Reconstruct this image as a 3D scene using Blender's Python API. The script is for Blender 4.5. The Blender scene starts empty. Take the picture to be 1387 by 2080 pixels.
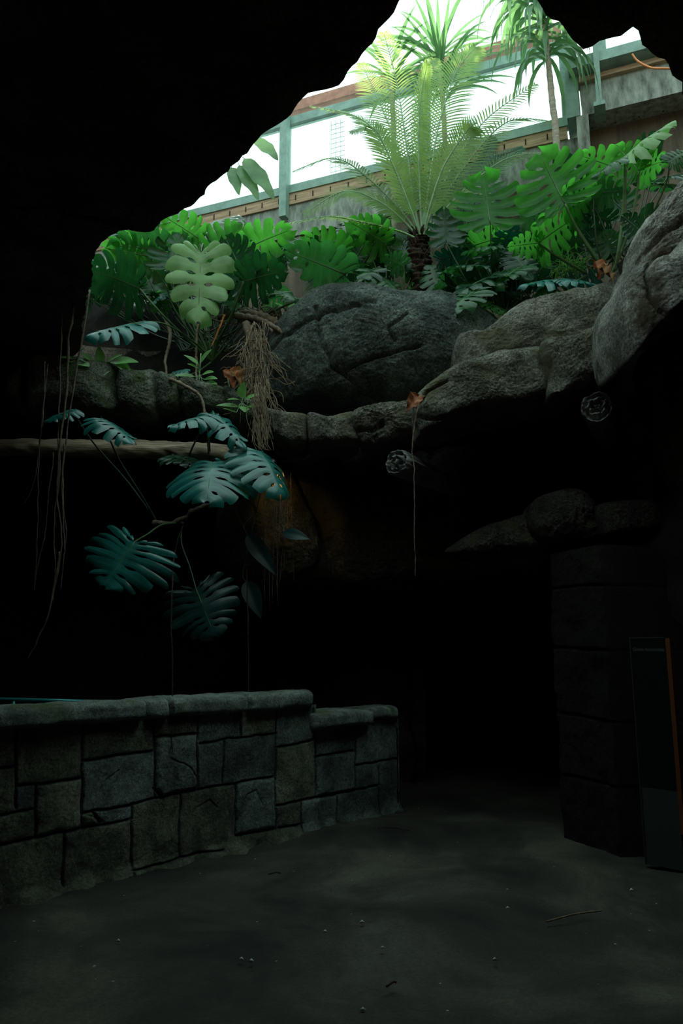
import bpy, math, random
import numpy as np
from mathutils import Vector, noise, Matrix
random.seed(7)
S = bpy.context.scene
C = S.collection

# ------------------------------------------------------------------ camera, world, sun, exposure
TH = math.radians(10.5); F = 26 / 24 * 1387; CAM = Vector((0, 0, 1.55))
cd = bpy.data.cameras.new('camera'); cam = bpy.data.objects.new('camera', cd); C.objects.link(cam)
cam.location = CAM; cam.rotation_euler = (math.pi / 2 + TH, 0, 0)
cd.sensor_fit = 'HORIZONTAL'; cd.sensor_width = 24; cd.lens = 26; cd.clip_end = 200; cd.clip_start = .05
S.camera = cam
w = bpy.data.worlds.new('sky'); S.world = w; w.use_nodes = True
bgn = w.node_tree.nodes['Background']; bgn.inputs[0].default_value = (.74, 1.0, .96, 1); bgn.inputs[1].default_value = 2.2
sd = bpy.data.lights.new('sun', 'SUN'); sd.energy = 13.0; sd.angle = math.radians(3); sd.color = (1, .93, .74)
sun = bpy.data.objects.new('sun', sd); C.objects.link(sun)
SUNV = Vector((-.15, .78, .72)).normalized()          # towards the sun, behind the glass wall
sun.rotation_euler = SUNV.to_track_quat('Z', 'Y').to_euler(); sun.location = (0, 20, 20)
S.view_settings.view_transform = 'Standard'; S.view_settings.look = 'None'
S.view_settings.exposure = 0.0; S.view_settings.gamma = 1; S.view_settings.use_curve_mapping = False

# ------------------------------------------------------------------ geometry helpers
def ray(px, py):
    x = (px - 693.5) / F; y = (1040 - py) / F
    return Vector((x, math.cos(TH) - y * math.sin(TH), math.sin(TH) + y * math.cos(TH)))
def at(px, py, Y):
    d = ray(px, py); return CAM + d * (Y / d.y)
def atz(px, py, z=0.):
    d = ray(px, py); return CAM + d * ((z - 1.55) / d.z)
def proj(P):
    P = np.asarray(P, float) - np.array(CAM)
    c, s = math.cos(TH), math.sin(TH)
    dep = P[:, 1] * c + P[:, 2] * s; up = -P[:, 1] * s + P[:, 2] * c
    return np.stack([693.5 + F * P[:, 0] / dep, 1040 - F * up / dep], 1)
def worldloc(o):
    v = Vector((0, 0, 0))
    while o: v = v + o.location; o = o.parent
    return v
def build(name, V, Fc, m, parent=None, smooth=True, origin=None):
    me = bpy.data.meshes.new(name)
    V = [Vector(v) for v in V]
    if parent is not None:
        off = worldloc(parent); loc = Vector((0, 0, 0))
    else:
        if origin is None:
            a = np.array([tuple(v) for v in V]); off = Vector(((a[:, 0].min() + a[:, 0].max()) / 2, (a[:, 1].min() + a[:, 1].max()) / 2, a[:, 2].min()))
        else: off = Vector(origin)
        loc = off
    me.from_pydata([tuple(v - off) for v in V], [], Fc)
    if smooth: me.polygons.foreach_set('use_smooth', [True] * len(me.polygons))
    me.materials.append(m); me.update()
    o = bpy.data.objects.new(name, me); C.objects.link(o); o.location = loc
    if parent is not None: o.parent = parent
    return o
def tag(o, label=None, cat=None, group=None, kind=None):
    if label: o['label'] = label
    if cat: o['category'] = cat
    if group: o['group'] = group
    if kind: o['kind'] = kind
    return o
def thing(name, loc, label, cat, group=None):
    o = bpy.data.objects.new(name, None); C.objects.link(o); o.location = loc
    o.empty_display_size = .1
    return tag(o, label, cat, group)
class MB:
    def __init__(s): s.V = []; s.F = []
    def add(s, V, Fc):
        n = len(s.V); s.V += [Vector(v) for v in V]; s.F += [tuple(i + n for i in f) for f in Fc]; return s
    def box(s, a, b, M=None):
        P = [Vector((x, y, z)) for x in (a[0], b[0]) for y in (a[1], b[1]) for z in (a[2], b[2])]
        if M: P = [M @ p for p in P]
        return s.add(P, [(0, 1, 3, 2), (4, 6, 7, 5), (0, 4, 5, 1), (2, 3, 7, 6), (0, 2, 6, 4), (1, 5, 7, 3)])
    def tube(s, pts, r, n=8, rough=0, cap=True):
        pts = [Vector(p) for p in pts]; L = len(pts)
        R = r if isinstance(r, (list, tuple)) else [r] * L
        V = []; up = Vector((.13, .21, .97)).normalized()
        for i, p in enumerate(pts):
            t = (pts[min(i + 1, L - 1)] - pts[max(i - 1, 0)]).normalized()
            a = t.cross(up)
            if a.length < .05: a = t.cross(Vector((1, 0, 0)))
            a.normalize(); b = t.cross(a)
            for k in range(n):
                an = 2 * math.pi * k / n
                rr = R[i] * (1 + (rough * noise.noise(p * 9 + Vector((math.cos(an), math.sin(an), 0)) * 1.3) if rough else 0))
                V.append(p + (a * math.cos(an) + b * math.sin(an)) * rr)
        Fc = [(i * n + k, i * n + (k + 1) % n, (i + 1) * n + (k + 1) % n, (i + 1) * n + k) for i in range(L - 1) for k in range(n)]
        if cap: Fc += [tuple(range(n))[::-1], tuple((L - 1) * n + k for k in range(n))]
        return s.add(V, Fc)
    def build(s, name, m, parent=None, smooth=False, **k): return build(name, s.V, s.F, m, parent, smooth, **k)
def catmull(P, n, closed=False):
    P = [Vector(p) for p in P]; L = len(P); out = []
    segs = L if closed else L - 1
    for q in range(n):
        u = q / (n if closed else n - 1) * segs; i = min(int(u), segs - 1); t = u - i
        g = (lambda k: P[k % L]) if closed else (lambda k: P[max(0, min(L - 1, k))])
        p0, p1, p2, p3 = g(i - 1), g(i), g(i + 1), g(i + 2)
        out.append(.5 * ((2 * p1) + (p2 - p0) * t + (2 * p0 - 5 * p1 + 4 * p2 - p3) * t * t + (3 * p1 - p0 - 3 * p2 + p3) * t ** 3))
    return out
def resample(P, n):
    a = np.array([tuple(p) for p in P]); a2 = np.vstack([a, a[:1]])
    d = np.r_[0, np.cumsum(np.linalg.norm(np.diff(a2, axis=0), axis=1))]
    q = np.linspace(0, d[-1], n, endpoint=False)
    return [Vector((np.interp(x, d, a2[:, 0]), np.interp(x, d, a2[:, 1]), np.interp(x, d, a2[:, 2]))) for x in q]
def segdist(Q, poly):
    d = np.full(len(Q), 1e9)
    for (a, b) in zip(poly[:-1], poly[1:]):
        a = np.array(a, float); b = np.array(b, float); ab = b - a
        t = np.clip(((Q - a) @ ab) / (ab @ ab + 1e-9), 0, 1)
        d = np.minimum(d, np.linalg.norm(Q - a - t[:, None] * ab, axis=1))
    return d
def sm(x): x = max(0., min(1., x)); return x * x * (3 - 2 * x)
def jag(poly, amp=5, step=14, seed=0):
    r = random.Random(seed); out = []
    for a, b in zip(poly[:-1], poly[1:]):
        L = math.hypot(b[0] - a[0], b[1] - a[1]); n = max(1, int(L / step))
        for k in range(n):
            t = k / n; out.append((a[0] + (b[0] - a[0]) * t + r.uniform(-amp, amp) * (k > 0), a[1] + (b[1] - a[1]) * t + r.uniform(-amp, amp) * (k > 0)))
    out.append(poly[-1]); return out

# ------------------------------------------------------------------ materials
def newmat(name):
    m = bpy.data.materials.new(name); m.use_nodes = True
    nt = m.node_tree; return m, nt, nt.nodes['Principled BSDF']
def nnoise(nt, scale, detail=6, rough=.6, coord=None, dist=0):
    n = nt.nodes.new('ShaderNodeTexNoise'); n.inputs['Scale'].default_value = scale; n.inputs['Detail'].default_value = detail
    n.inputs['Roughness'].default_value = rough; n.inputs['Distortion'].default_value = dist
    if coord: nt.links.new(coord, n.inputs['Vector'])
    return n
def ramp(nt, src, stops):
    r = nt.nodes.new('ShaderNodeValToRGB'); e = r.color_ramp.elements
    while len(e) < len(stops): e.new(.5)
    for k, (p, c) in enumerate(stops): e[k].position = p; e[k].color = (*c, 1)
    nt.links.new(src, r.inputs[0]); return r
def mixc(nt, a, b, f, mode='MIX'):
    x = nt.nodes.new('ShaderNodeMix'); x.data_type = 'RGBA'; x.blend_type = mode
    for sock, v in ((x.inputs[0], f), (x.inputs[6], a), (x.inputs[7], b)):
        if isinstance(v, bpy.types.NodeSocket): nt.links.new(v, sock)
        else: sock.default_value = v if isinstance(v, float) else (*v, 1)
    return x.outputs[2]
def bump(nt, p, h, strength=.5, dist=.02, prev=None):
    b = nt.nodes.new('ShaderNodeBump'); b.inputs['Strength'].default_value = strength; b.inputs['Distance'].default_value = dist
    nt.links.new(h, b.inputs['Height'])
    if prev: nt.links.new(prev, b.inputs['Normal'])
    nt.links.new(b.outputs[0], p.inputs['Normal']); return b.outputs[0]
def rockmat(name, dark, mid, light, s=1., grain=1., moss=None, vcol=False, stain=.5, rough=.9, fc=.75):
    m, nt, p = newmat(name); co = nt.nodes.new('ShaderNodeTexCoord').outputs['Object']
    big = nnoise(nt, 1.6 * s, 8, .65, co, .4); c = ramp(nt, big.outputs[0], [(.34, dark), (.5, mid), (.66, light)]).outputs[0]
    fine = nnoise(nt, 42 * s, 5, .7, co); fr = ramp(nt, fine.outputs[0], [(.36, (.22,) * 3), (.5, (.9,) * 3), (.62, (1.9,) * 3)]).outputs[0]
    c = mixc(nt, c, fr, fc, 'MULTIPLY')
    st = nnoise(nt, 3.1 * s, 9, .7, co, 1.2); sr = ramp(nt, st.outputs[0], [(.42, (.25,) * 3), (.55, (1,) * 3)]).outputs[0]
    c = mixc(nt, c, sr, stain, 'MULTIPLY')
    if moss:
        mo = nnoise(nt, 2.3 * s, 6, .6, co); mr = ramp(nt, mo.outputs[0], [(.52, (0,) * 3), (.64, (1,) * 3)])
        c = mixc(nt, c, moss, mr.outputs[0])
    if vcol:
        a = nt.nodes.new('ShaderNodeVertexColor'); a.layer_name = 'tint'; c = mixc(nt, c, a.outputs[0], 1., 'MULTIPLY')
    sp = nnoise(nt, 90 * s, 2, .5, co); spr = ramp(nt, sp.outputs[0], [(.76, (0,) * 3), (.79, (.6,) * 3)])
    c = mixc(nt, c, (.4, .42, .38), spr.outputs[0])
    nt.links.new(c, p.inputs['Base Color']); p.inputs['Roughness'].default_value = rough
    p.inputs['Specular IOR Level'].default_value = .25
    b = bump(nt, p, nnoise(nt, 9 * s, 8, .7, co).outputs[0], .8, .06)
    bump(nt, p, fine.outputs[0], 1., .03 * grain, b)
    return m
M = {}
M['boulder'] = rockmat('boulder_rock', (.045, .065, .06), (.11, .145, .13), (.2, .25, .225), 1.2, 1.3)
M['ledge'] = rockmat('ledge_rock', (.11, .115, .09), (.22, .225, .185), (.36, .36, .30), 1.4, 1, (.15, .15, .09))
M['mossy'] = rockmat('mossy_rock', (.08, .095, .075), (.2, .23, .18), (.32, .36, .28), 1.6, 1.3, (.09, .14, .05))
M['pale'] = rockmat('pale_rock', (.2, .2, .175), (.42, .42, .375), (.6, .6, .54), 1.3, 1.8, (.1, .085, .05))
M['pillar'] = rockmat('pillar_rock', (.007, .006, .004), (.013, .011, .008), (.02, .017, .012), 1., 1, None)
M['roof'] = rockmat('ceiling_rock', (.09, .075, .06), (.16, .135, .11), (.25, .21, .17), .9, 1, None)
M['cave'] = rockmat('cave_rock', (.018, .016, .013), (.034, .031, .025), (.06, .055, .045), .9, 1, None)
M['lintel'] = rockmat('lintel_rock', (.03, .027, .02), (.07, .062, .048), (.12, .11, .085), 1.1, 1.2, (.06, .055, .02))
M['masonry'] = rockmat('masonry_stone', (.095, .11, .098), (.2, .24, .21), (.32, .37, .33), 1.3, .5, None, True, .5, .9, .4)
M['coping'] = rockmat('coping_stone', (.17, .2, .175), (.31, .37, .325), (.45, .53, .47), 1.6, .6, (.14, .2, .09), False, .45, .9, .45)
M['soil'] = rockmat('soil', (.008, .007, .005), (.02, .016, .011), (.04, .03, .02), 3, 2)
m, nt, p = newmat('floor_concrete'); M['floor'] = m
co = nt.nodes.new('ShaderNodeTexCoord').outputs['Object']
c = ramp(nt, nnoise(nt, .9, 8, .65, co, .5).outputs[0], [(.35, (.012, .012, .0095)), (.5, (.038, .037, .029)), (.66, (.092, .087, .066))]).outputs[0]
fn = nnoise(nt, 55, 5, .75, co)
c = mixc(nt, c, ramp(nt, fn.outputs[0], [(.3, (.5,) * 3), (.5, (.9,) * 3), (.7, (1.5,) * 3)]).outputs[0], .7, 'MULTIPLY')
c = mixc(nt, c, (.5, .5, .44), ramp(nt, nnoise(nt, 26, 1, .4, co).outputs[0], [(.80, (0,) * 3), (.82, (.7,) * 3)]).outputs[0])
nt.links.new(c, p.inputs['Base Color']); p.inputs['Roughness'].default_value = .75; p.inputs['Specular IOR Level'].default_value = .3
b_ = bump(nt, p, nnoise(nt, 4, 8, .7, co).outputs[0], .4, .04); bump(nt, p, fn.outputs[0], .5, .006, b_)

m, nt, p = newmat('board_marked_concrete'); M['concrete'] = m
co = nt.nodes.new('ShaderNodeTexCoord').outputs['Object']
mp = nt.nodes.new('ShaderNodeMapping'); mp.inputs['Scale'].default_value = (6, 6, .5); nt.links.new(co, mp.inputs[0])
st = nnoise(nt, 1.2, 9, .7, mp.outputs[0], .3)
c = ramp(nt, nnoise(nt, .8, 7, .6, co).outputs[0], [(.35, (.08, .062, .042)), (.55, (.14, .112, .08)), (.7, (.2, .17, .125))]).outputs[0]
c = mixc(nt, c, ramp(nt, st.outputs[0], [(.35, (.35,) * 3), (.55, (1,) * 3)]).outputs[0], .75, 'MULTIPLY')
nt.links.new(c, p.inputs['Base Color']); p.inputs['Roughness'].default_value = .9
bump(nt, p, nnoise(nt, 14, 8, .7, co).outputs[0], .5, .02)
def simple(name, col, rough=.5, metal=0, nscale=0, var=.5, spec=.5, bumpd=0, stretch=None):
    m, nt, p = newmat(name); p.inputs['Roughness'].default_value = rough; p.inputs['Metallic'].default_value = metal
    p.inputs['Specular IOR Level'].default_value = spec; p.inputs['Base Color'].default_value = (*col, 1)
    if nscale:
        co = nt.nodes.new('ShaderNodeTexCoord').outputs['Object']
        if stretch: mp = nt.nodes.new('ShaderNodeMapping'); mp.inputs['Scale'].default_value = stretch; nt.links.new(co, mp.inputs[0]); co = mp.outputs[0]
        n = nnoise(nt, nscale, 7, .65, co)
        c = ramp(nt, n.outputs[0], [(.32, tuple(x * (1 - var) for x in col)), (.68, tuple(min(1, x * (1 + var)) for x in col))])
        nt.links.new(c.outputs[0], p.inputs['Base Color'])
        if bumpd: bump(nt, p, n.outputs[0], .8, bumpd)
    return m
M['wallgrey'] = simple('stained_grey_concrete', (.27, .30, .27), .85, 0, 5, .6, .3, .01, (2, 2, .6))
M['green_metal'] = simple('sage_green_paint', (.22, .36, .31), .5, 0, 6, .25)
M['wood'] = simple('weathered_wood', (.42, .30, .2), .8, 0, 4, .45, .3, .005, (.6, .6, 9))
M['redwood'] = simple('red_painted_timber', (.45, .22, .16), .7, 0, 5, .3)
M['log'] = simple('bare_log_wood', (.34, .27, .19), .75, 0, 3, .55, .35, .02, (.7, 8, 8))
M['driftwood'] = simple('grey_driftwood', (.17, .18, .17), .7, 0, 7, .6, .4, .02)
M['root'] = simple('pale_root_bark', (.14, .11, .08), .8, 0, 25, .5, .3, .004)
M['root2'] = simple('tan_root_fibre', (.17, .13, .085), .8, 0, 30, .5, .3)
M['rail'] = simple('teal_painted_pipe', (.03, .28, .29), .3, .3)
M['black_panel'] = simple('black_sign_face', (.004, .006, .006), .35)
M['grey_panel'] = simple('grey_green_panel', (.022, .03, .028), .6, 0, 6, .2)
M['sign_text'] = simple('pale_sign_lettering', (.10, .12, .11), .6)
M['orange'] = simple('orange_edge_paint', (.12, .035, .008), .5)
M['cord'] = simple('orange_cord_rubber', (.75, .24, .06), .5)
M['deadleaf'] = simple('dead_brown_leaf', (.26, .09, .035), .6, 0, 30, .6, .3, .004)
M['deadleaf2'] = simple('ochre_dead_leaf', (.15, .075, .02), .6, 0, 20, .6, .3, .004)
M['chip'] = simple('pale_grit', (.5, .5, .45), .8)
M['wire'] = simple('galvanised_wire', (.35, .4, .38), .5, .5)
M['bark'] = simple('fibrous_dark_trunk', (.045, .03, .022), .9, 0, 30, .7, .2, .03, (1, 1, 3))
M['dracbark'] = simple('pale_dracaena_bark', (.36, .32, .26), .8, 0, 10, .35, .3, .01, (1, 1, 5))
def leafmat(name, col, trans, rough=.35, tf=.45, spec=.5, vein=None):
    m, nt, p = newmat(name); out = nt.nodes['Material Output']
    co = nt.nodes.new('ShaderNodeTexCoord').outputs['Object']
    n = nnoise(nt, 5, 4, .6, co)
    c = ramp(nt, n.outputs[0], [(.3, tuple(x * .7 for x in col)), (.7, tuple(x * 1.35 for x in col))]).outputs[0]
    t = ramp(nt, n.outputs[0], [(.3, tuple(x * .8 for x in trans)), (.7, tuple(min(1, x * 1.2) for x in trans))]).outputs[0]
    if vein:
        a = nt.nodes.new('ShaderNodeVertexColor'); a.layer_name = 'vein'
        c = mixc(nt, c, vein, a.outputs[0]); 
    nt.links.new(c, p.inputs['Base Color']); p.inputs['Roughness'].default_value = rough; p.inputs['Specular IOR Level'].default_value = spec
    tr = nt.nodes.new('ShaderNodeBsdfTranslucent'); nt.links.new(t, tr.inputs[0])
    mx = nt.nodes.new('ShaderNodeMixShader'); mx.inputs[0].default_value = tf
    nt.links.new(p.outputs[0], mx.inputs[1]); nt.links.new(tr.outputs[0], mx.inputs[2]); nt.links.new(mx.outputs[0], out.inputs[0])
    return m
M['lf'] = leafmat('monstera_leaf', (.022, .085, .035), (.05, .28, .05), .24, .4, .33, (.10, .22, .10))
M['lf_deep'] = leafmat('shaded_teal_monstera_leaf', (.003, .035, .033), (.004, .05, .03), .4, .2, .35, (.02, .08, .07))  # darker copy of the teal leaf, shade put into its colour
M['lf_teal'] = leafmat('skylit_teal_monstera_leaf', (.008, .12, .105), (.01, .16, .09), .32, .2, .6, (.06, .26, .22))  # teal cast of the blue skylight put into the leaf colour
M['lf_dark'] = leafmat('deep_green_monstera_leaf', (.010, .05, .026), (.02, .15, .03), .24, .3, .33, (.05, .12, .06))
M['lf_young'] = leafmat('young_and_sunlit_leaf', (.17, .34, .13), (.2, .5, .12), .45, .35, .4, (.28, .45, .2))  # young leaf tone, reused to paint sunlight on one older leaf
M['lf_bright'] = leafmat('bright_green_monstera_leaf', (.03, .14, .03), (.11, .55, .06), .28, .6, .25, (.14, .36, .12))
M['lf_small'] = leafmat('seedling_leaf', (.14, .33, .10), (.2, .5, .1), .4, .35)
M['frond'] = leafmat('cycad_leaflet', (.13, .25, .08), (.5, .72, .2), .4, .58)
M['frond_cool'] = leafmat('blue_green_leaflet', (.05, .15, .10), (.14, .36, .15), .35, .4)
M['drac'] = leafmat('dracaena_blade', (.10, .21, .12), (.2, .42, .16), .4, .4)
M['banana'] = leafmat('broad_leaf', (.12, .26, .12), (.2, .42, .14), .4, .4)
M['petiole'] = simple('green_petiole', (.06, .13, .045), .4, 0, 10, .35)
M['petiole_pale'] = simple('pale_green_petiole', (.22, .36, .2), .4, 0, 10, .3)
M['petiole_dark'] = simple('dark_green_petiole', (.02, .045, .022), .45, 0, 10, .35)
m, nt, p = newmat('window_glass'); M['glass'] = m
out = nt.nodes['Material Output']; tr = nt.nodes.new('ShaderNodeBsdfTransparent'); tr.inputs[0].default_value = (.95, 1, .985, 1)
gl = nt.nodes.new('ShaderNodeBsdfGlossy'); gl.inputs['Roughness'].default_value = .05
fr = nt.nodes.new('ShaderNodeFresnel'); mx = nt.nodes.new('ShaderNodeMixShader'); fr.inputs[0].default_value = 1.3
nt.links.new(fr.outputs[0], mx.inputs[0]); nt.links.new(tr.outputs[0], mx.inputs[1]); nt.links.new(gl.outputs[0], mx.inputs[2]); nt.links.new(mx.outputs[0], out.inputs[0])

# ------------------------------------------------------------------ cave shell
def grid_surface(name, f, nu, nv, m, parent=None, smooth=True):
    V = [f(i / (nu - 1), j / (nv - 1)) for j in range(nv) for i in range(nu)]
    Fc = [(j * nu + i, j * nu + i + 1, (j + 1) * nu + i + 1, (j + 1) * nu + i) for j in range(nv - 1) for i in range(nu - 1)]
    return build(name, V, Fc, m, parent, smooth)
def ffloor(u, v):
    x = -6.5 + 13 * u; y = -4 + 21 * v
    return Vector((x, y, .035 * noise.fractal(Vector((x * .8, y * .8, 0)), .8, 2, 4) - .012))
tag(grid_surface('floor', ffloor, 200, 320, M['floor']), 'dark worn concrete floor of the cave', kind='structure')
def rough_wall(name, A, B, z0, z1, m, amp=.18, nu=90, nv=50, sc=.9, label=None):
    A = Vector((*A, 0)); B = Vector((*B, 0)); d = (B - A).normalized(); n = Vector((-d.y, d.x, 0))
    def f(u, v):
        p = A.lerp(B, u) + Vector((0, 0, z0 + (z1 - z0) * v))
        return p + n * amp * noise.fractal(p * sc, .8, 2, 6)
    return tag(grid_surface(name, f, nu, nv, m), label, kind='structure')
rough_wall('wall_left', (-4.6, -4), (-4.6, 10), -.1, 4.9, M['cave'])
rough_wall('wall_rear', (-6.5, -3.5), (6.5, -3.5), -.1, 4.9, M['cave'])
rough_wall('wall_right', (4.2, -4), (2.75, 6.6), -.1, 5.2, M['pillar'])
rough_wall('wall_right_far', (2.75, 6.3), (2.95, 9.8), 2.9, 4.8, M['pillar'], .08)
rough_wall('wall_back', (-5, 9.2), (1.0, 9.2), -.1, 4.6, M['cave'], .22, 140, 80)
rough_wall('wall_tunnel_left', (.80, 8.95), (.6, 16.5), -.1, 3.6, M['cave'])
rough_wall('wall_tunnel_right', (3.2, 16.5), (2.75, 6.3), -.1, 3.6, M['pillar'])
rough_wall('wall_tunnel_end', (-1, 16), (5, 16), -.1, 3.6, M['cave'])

# ceiling with the ragged opening
RIM = [atz(x, y, z) for x, y, z in [
    (60, 800, 4.25), (112, 752, 4.45), (160, 712, 4.55), (172, 640, 4.6), (186, 560, 4.6), (192, 515, 4.6), (225, 480, 4.6), (262, 466, 4.6), (292, 472, 4.6),
    (318, 466, 4.6), (330, 446, 4.6), (365, 434, 4.6), (400, 408, 4.6), (435, 370, 4.6), (470, 340, 4.6), (500, 308, 4.6), (545, 268, 4.6),
    (580, 236, 4.6), (622, 192, 4.6), (660, 178, 4.6), (690, 170, 4.6), (715, 138, 4.6), (755, 92, 4.6), (772, 55, 4.6), (795, 30, 4.6), (818, -10, 4.6),
    (870, -90, 4.6), (960, -120, 4.6), (1040, -60, 4.6), (1085, 5, 4.6), (1110, 32, 4.6), (1148, 68, 4.6), (1180, 90, 4.6), (1202, 92, 4.6),
    (1225, 76, 4.6), (1262, 72, 4.6), (1282, 60, 4.6), (1298, 80, 4.6), (1330, 100, 4.6), (1362, 130, 4.6), (1387, 180, 4.6), (1430, 280, 4.6), (1500, 400, 4.6)]]
RIM += [Vector((2.6, 5.4, 4.6)), Vector((2.6, 6.6, 4.55)), Vector((2.3, 7.9, 4.4)), Vector((1.2, 8.2, 4.3)), Vector((-.8, 8.2, 4.25)), Vector((-2.4, 8.1, 4.2)), Vector((-3.5, 7.6, 4.2))]
NR = 420
R0 = resample(catmull(RIM, 1400, True), NR)
cen = Vector((.3, 5.6, 4.6)); V = []; Fc = []
def outer(p):
    d = (p - cen); d.z = 0; ts = []
    if d.x: ts.append(((6.6 if d.x > 0 else -6.6) - cen.x) / d.x)
    if d.y: ts.append(((10.4 if d.y > 0 else -4.2) - cen.y) / d.y)
    return cen + d * min(t for t in ts if t > 0)
rings = [('top', 1.), ('top', .3), ('lip', 1.), ('lip', .72), ('lip', .45), ('lip', .2), ('lip', .08)] + [('bot', k / 46) for k in range(47)]
for kind, t in rings:
    for i, p in enumerate(R0):
        o = outer(p); dirx = (o - p); dirx.z = 0; L = dirx.length; dirx.normalize()
        jagv = .035 * noise.fractal(p * 5, .7, 2, 5)
        if kind == 'bot':
            t2 = t ** 1.7; q = p + dirx * (L * t2 + jagv * (1 - t2)); dd = L * t2
            bz = noise.fractal(Vector((q.x * .75, q.y * .75, 3.3)), .7, 2, 6)
            q.z = p.z + .10 * dd - .03 * dd * dd * 0 + .30 * bz * sm(dd / 1.5) + .05 * noise.fractal(q * 3, .7, 2, 4) * sm(dd / .3) + min(dd, .12) * -.15
            if q.y > 6 and q.x < -1: q.z = min(q.z, 4.6)
        elif kind == 'lip':
            q = p + dirx * (jagv + .30 * t + .10 * math.sin(t * 3)) + Vector((0, 0, .85 * t + .02)); q += Vector((1, 1, 1)) * .04 * noise.fractal(q * 2.5, .7, 2, 4)
        else: q = p + dirx * (.4 + L * t); q.z = p.z + 1.0
        V.append(q)
nr = len(rings)
for j in range(nr - 1):
    for i in range(NR):
        a = j * NR + i; b = j * NR + (i + 1) % NR
        Fc.append((a, b, b + NR, a + NR))
tag(build('ceiling', V, Fc, M['roof']), 'dark rock ceiling around the ragged skylight opening', kind='structure')

# ------------------------------------------------------------------ glass wall and concrete above the planting bed
WU = Vector((.931, -.365, 0)).normalized(); WN = Vector((-.365, -.931, 0)).normalized(); W0 = at(860, 320, 10); W0.z = 0
def whit(px, py, o=0.):
    d = ray(px, py); t = ((W0 + WN * o - CAM).dot(WN)) / d.dot(WN); P = CAM + d * t - W0
    return P.dot(WU), P.z
WM = Matrix(((WU.x, WN.x, 0, W0.x), (WU.y, WN.y, 0, W0.y), (0, 0, 1, 0), (0, 0, 0, 1)))
def wbox(mb, s0, s1, z0, z1, o0, o1): return mb.box((s0, o0, z0), (s1, o1, z1), WM)
mb = MB(); wbox(mb, -14, 6.5, 3.4, 8.0, -.4, 0); tag(mb.build('wall_garden', M['concrete']), 'brown stained concrete wall behind the planting bed', kind='structure')
mb = MB(); wbox(mb, -14, whit(1175, 300)[0], 8.0, 8.55, -.4, .03); tag(mb.build('trim_1', M['wallgrey']), 'grey concrete band under the window sill', kind='structure')
s_post = whit(577, 350)[0]; s_r = whit(1150, 240)[0]; s_mid = (s_post + s_r) / 2
mb = MB(); wbox(mb, -14, s_r, 8.55, 8.74, -.3, .06); tag(mb.build('trim_2', M['wood']), 'weathered timber sill plank with nail marks', kind='structure')
mb = MB()
for k in range(34): s = -4.8 + k * .3; wbox(mb, s, s + .018, 8.60, 8.69, .06, .066)
tag(mb.build('trim_3', M['bark']), 'row of nail marks in the timber sill', kind='structure')
edges = [-14, s_post - 8.4, s_post - 4.2, s_post - 2.1, s_post, whit(862, 300)[0], s_r + .02]
for k in range(len(edges) - 1):
    a, b = edges[k], edges[k + 1]; fm = MB()
    wbox(fm, a, b, 8.74, 8.88, -.06, .08); wbox(fm, a, b, 10.0, 10.14, -.06, .06)
    wbox(fm, a, a + .1, 8.88, 10.0, -.05, .05); wbox(fm, b - .07, b, 8.88, 10.0, -.05, .05)
    wi = tag(fm.build('window_%d' % (k + 1), M['green_metal']), 'sage green window frame in the glass wall', kind='structure')
    g = MB(); wbox(g, a + .1, b - .07, 8.88, 10.0, -.012, .0); g.build('pane', M['glass'], wi)
mb = MB(); wbox(mb, -14, s_r, 10.24, 10.42, -.2, .05); tag(mb.build('trim_4', M['redwood']), 'red brown timber beam above the windows', kind='structure')
for px, z0 in ((577, 8.28),):
    s = whit(px, 350, .15)[0]; mb = MB(); wbox(mb, s - .06, s + .06, z0, 10.5, .08, .2)
    tag(mb.build('trim_5', M['green_metal']), 'sage green upright post', kind='structure')
# roof glazing bars high above
# right hand projecting bay
o = .35
sl, zb = whit(1182, 236, o); sr = 7.5; zt = whit(1182, 172, o)[1]; zb2 = whit(1370, 176, o)[1]
mb = MB(); wbox(mb, sl, sr, zb, zt, -.4, o); tag(mb.build('wall_bay', M['wallgrey']), 'pale grey concrete fascia of the projecting bay', kind='structure')
mb = MB(); wbox(mb, sl + .05, sr, 7.9, zb, -.4, .0); tag(mb.build('wall_bay_under', M['concrete']), 'dark concrete recessed under the bay', kind='structure')
a, _ = whit(1152, 240, o); b, _ = whit(1178, 240, o); z0 = whit(1165, 242, o)[1]
mb = MB(); wbox(mb, a, b, z0, 11.2, -.1, o + .05); tag(mb.build('trim_6', M['green_metal']), 'wide sage green corner post of the bay', kind='structure')
a, _ = whit(1173, 280, o); b, _ = whit(1198, 280, o); mb = MB(); wbox(mb, a, b, whit(1185, 312, o)[1], z0, 0, o + .04); tag(mb.build('trim_7', M['wallgrey']), 'pale plate under the corner post', kind='structure')
sa, zr = whit(1158, 150, o + .1)
mb = MB(); wbox(mb, sa - .02, sr, zr - .02, zr + .13, .1, o + .22)
tag(mb.build('trim_8', M['green_metal']), 'sage green lower rail of the bay window', kind='structure')
mb = MB(); wbox(mb, sa + .1, sr, zt, zr - .06, -.1, o + .06); tag(mb.build('trim_9', M['wood']), 'timber plank on the bay fascia', kind='structure')
fm = MB(); s1 = whit(1222, 80, o + .1)[0]; wbox(fm, s1 - .05, s1 + .05, zr + .13, zr + 1.2, .2, .32); wbox(fm, s1 + .9, s1 + 1., zr + .13, zr + 1.2, .2, .32)
wi = tag(fm.build('window_9', M['green_metal']), 'sage green bay window frame with clear pane', kind='structure')
g = MB(); wbox(g, s1 + .05, s1 + .9, zr + .13, zr + 1.2, .25, .262); g.build('pane', M['glass'], wi)
s1 = whit(1213, 150, o + .3)[0]; mb = MB(); wbox(mb, s1 - .035, s1 + .035, whit(1213, 216, o + .3)[1], zr + .9, o + .22, o + .32)
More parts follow.
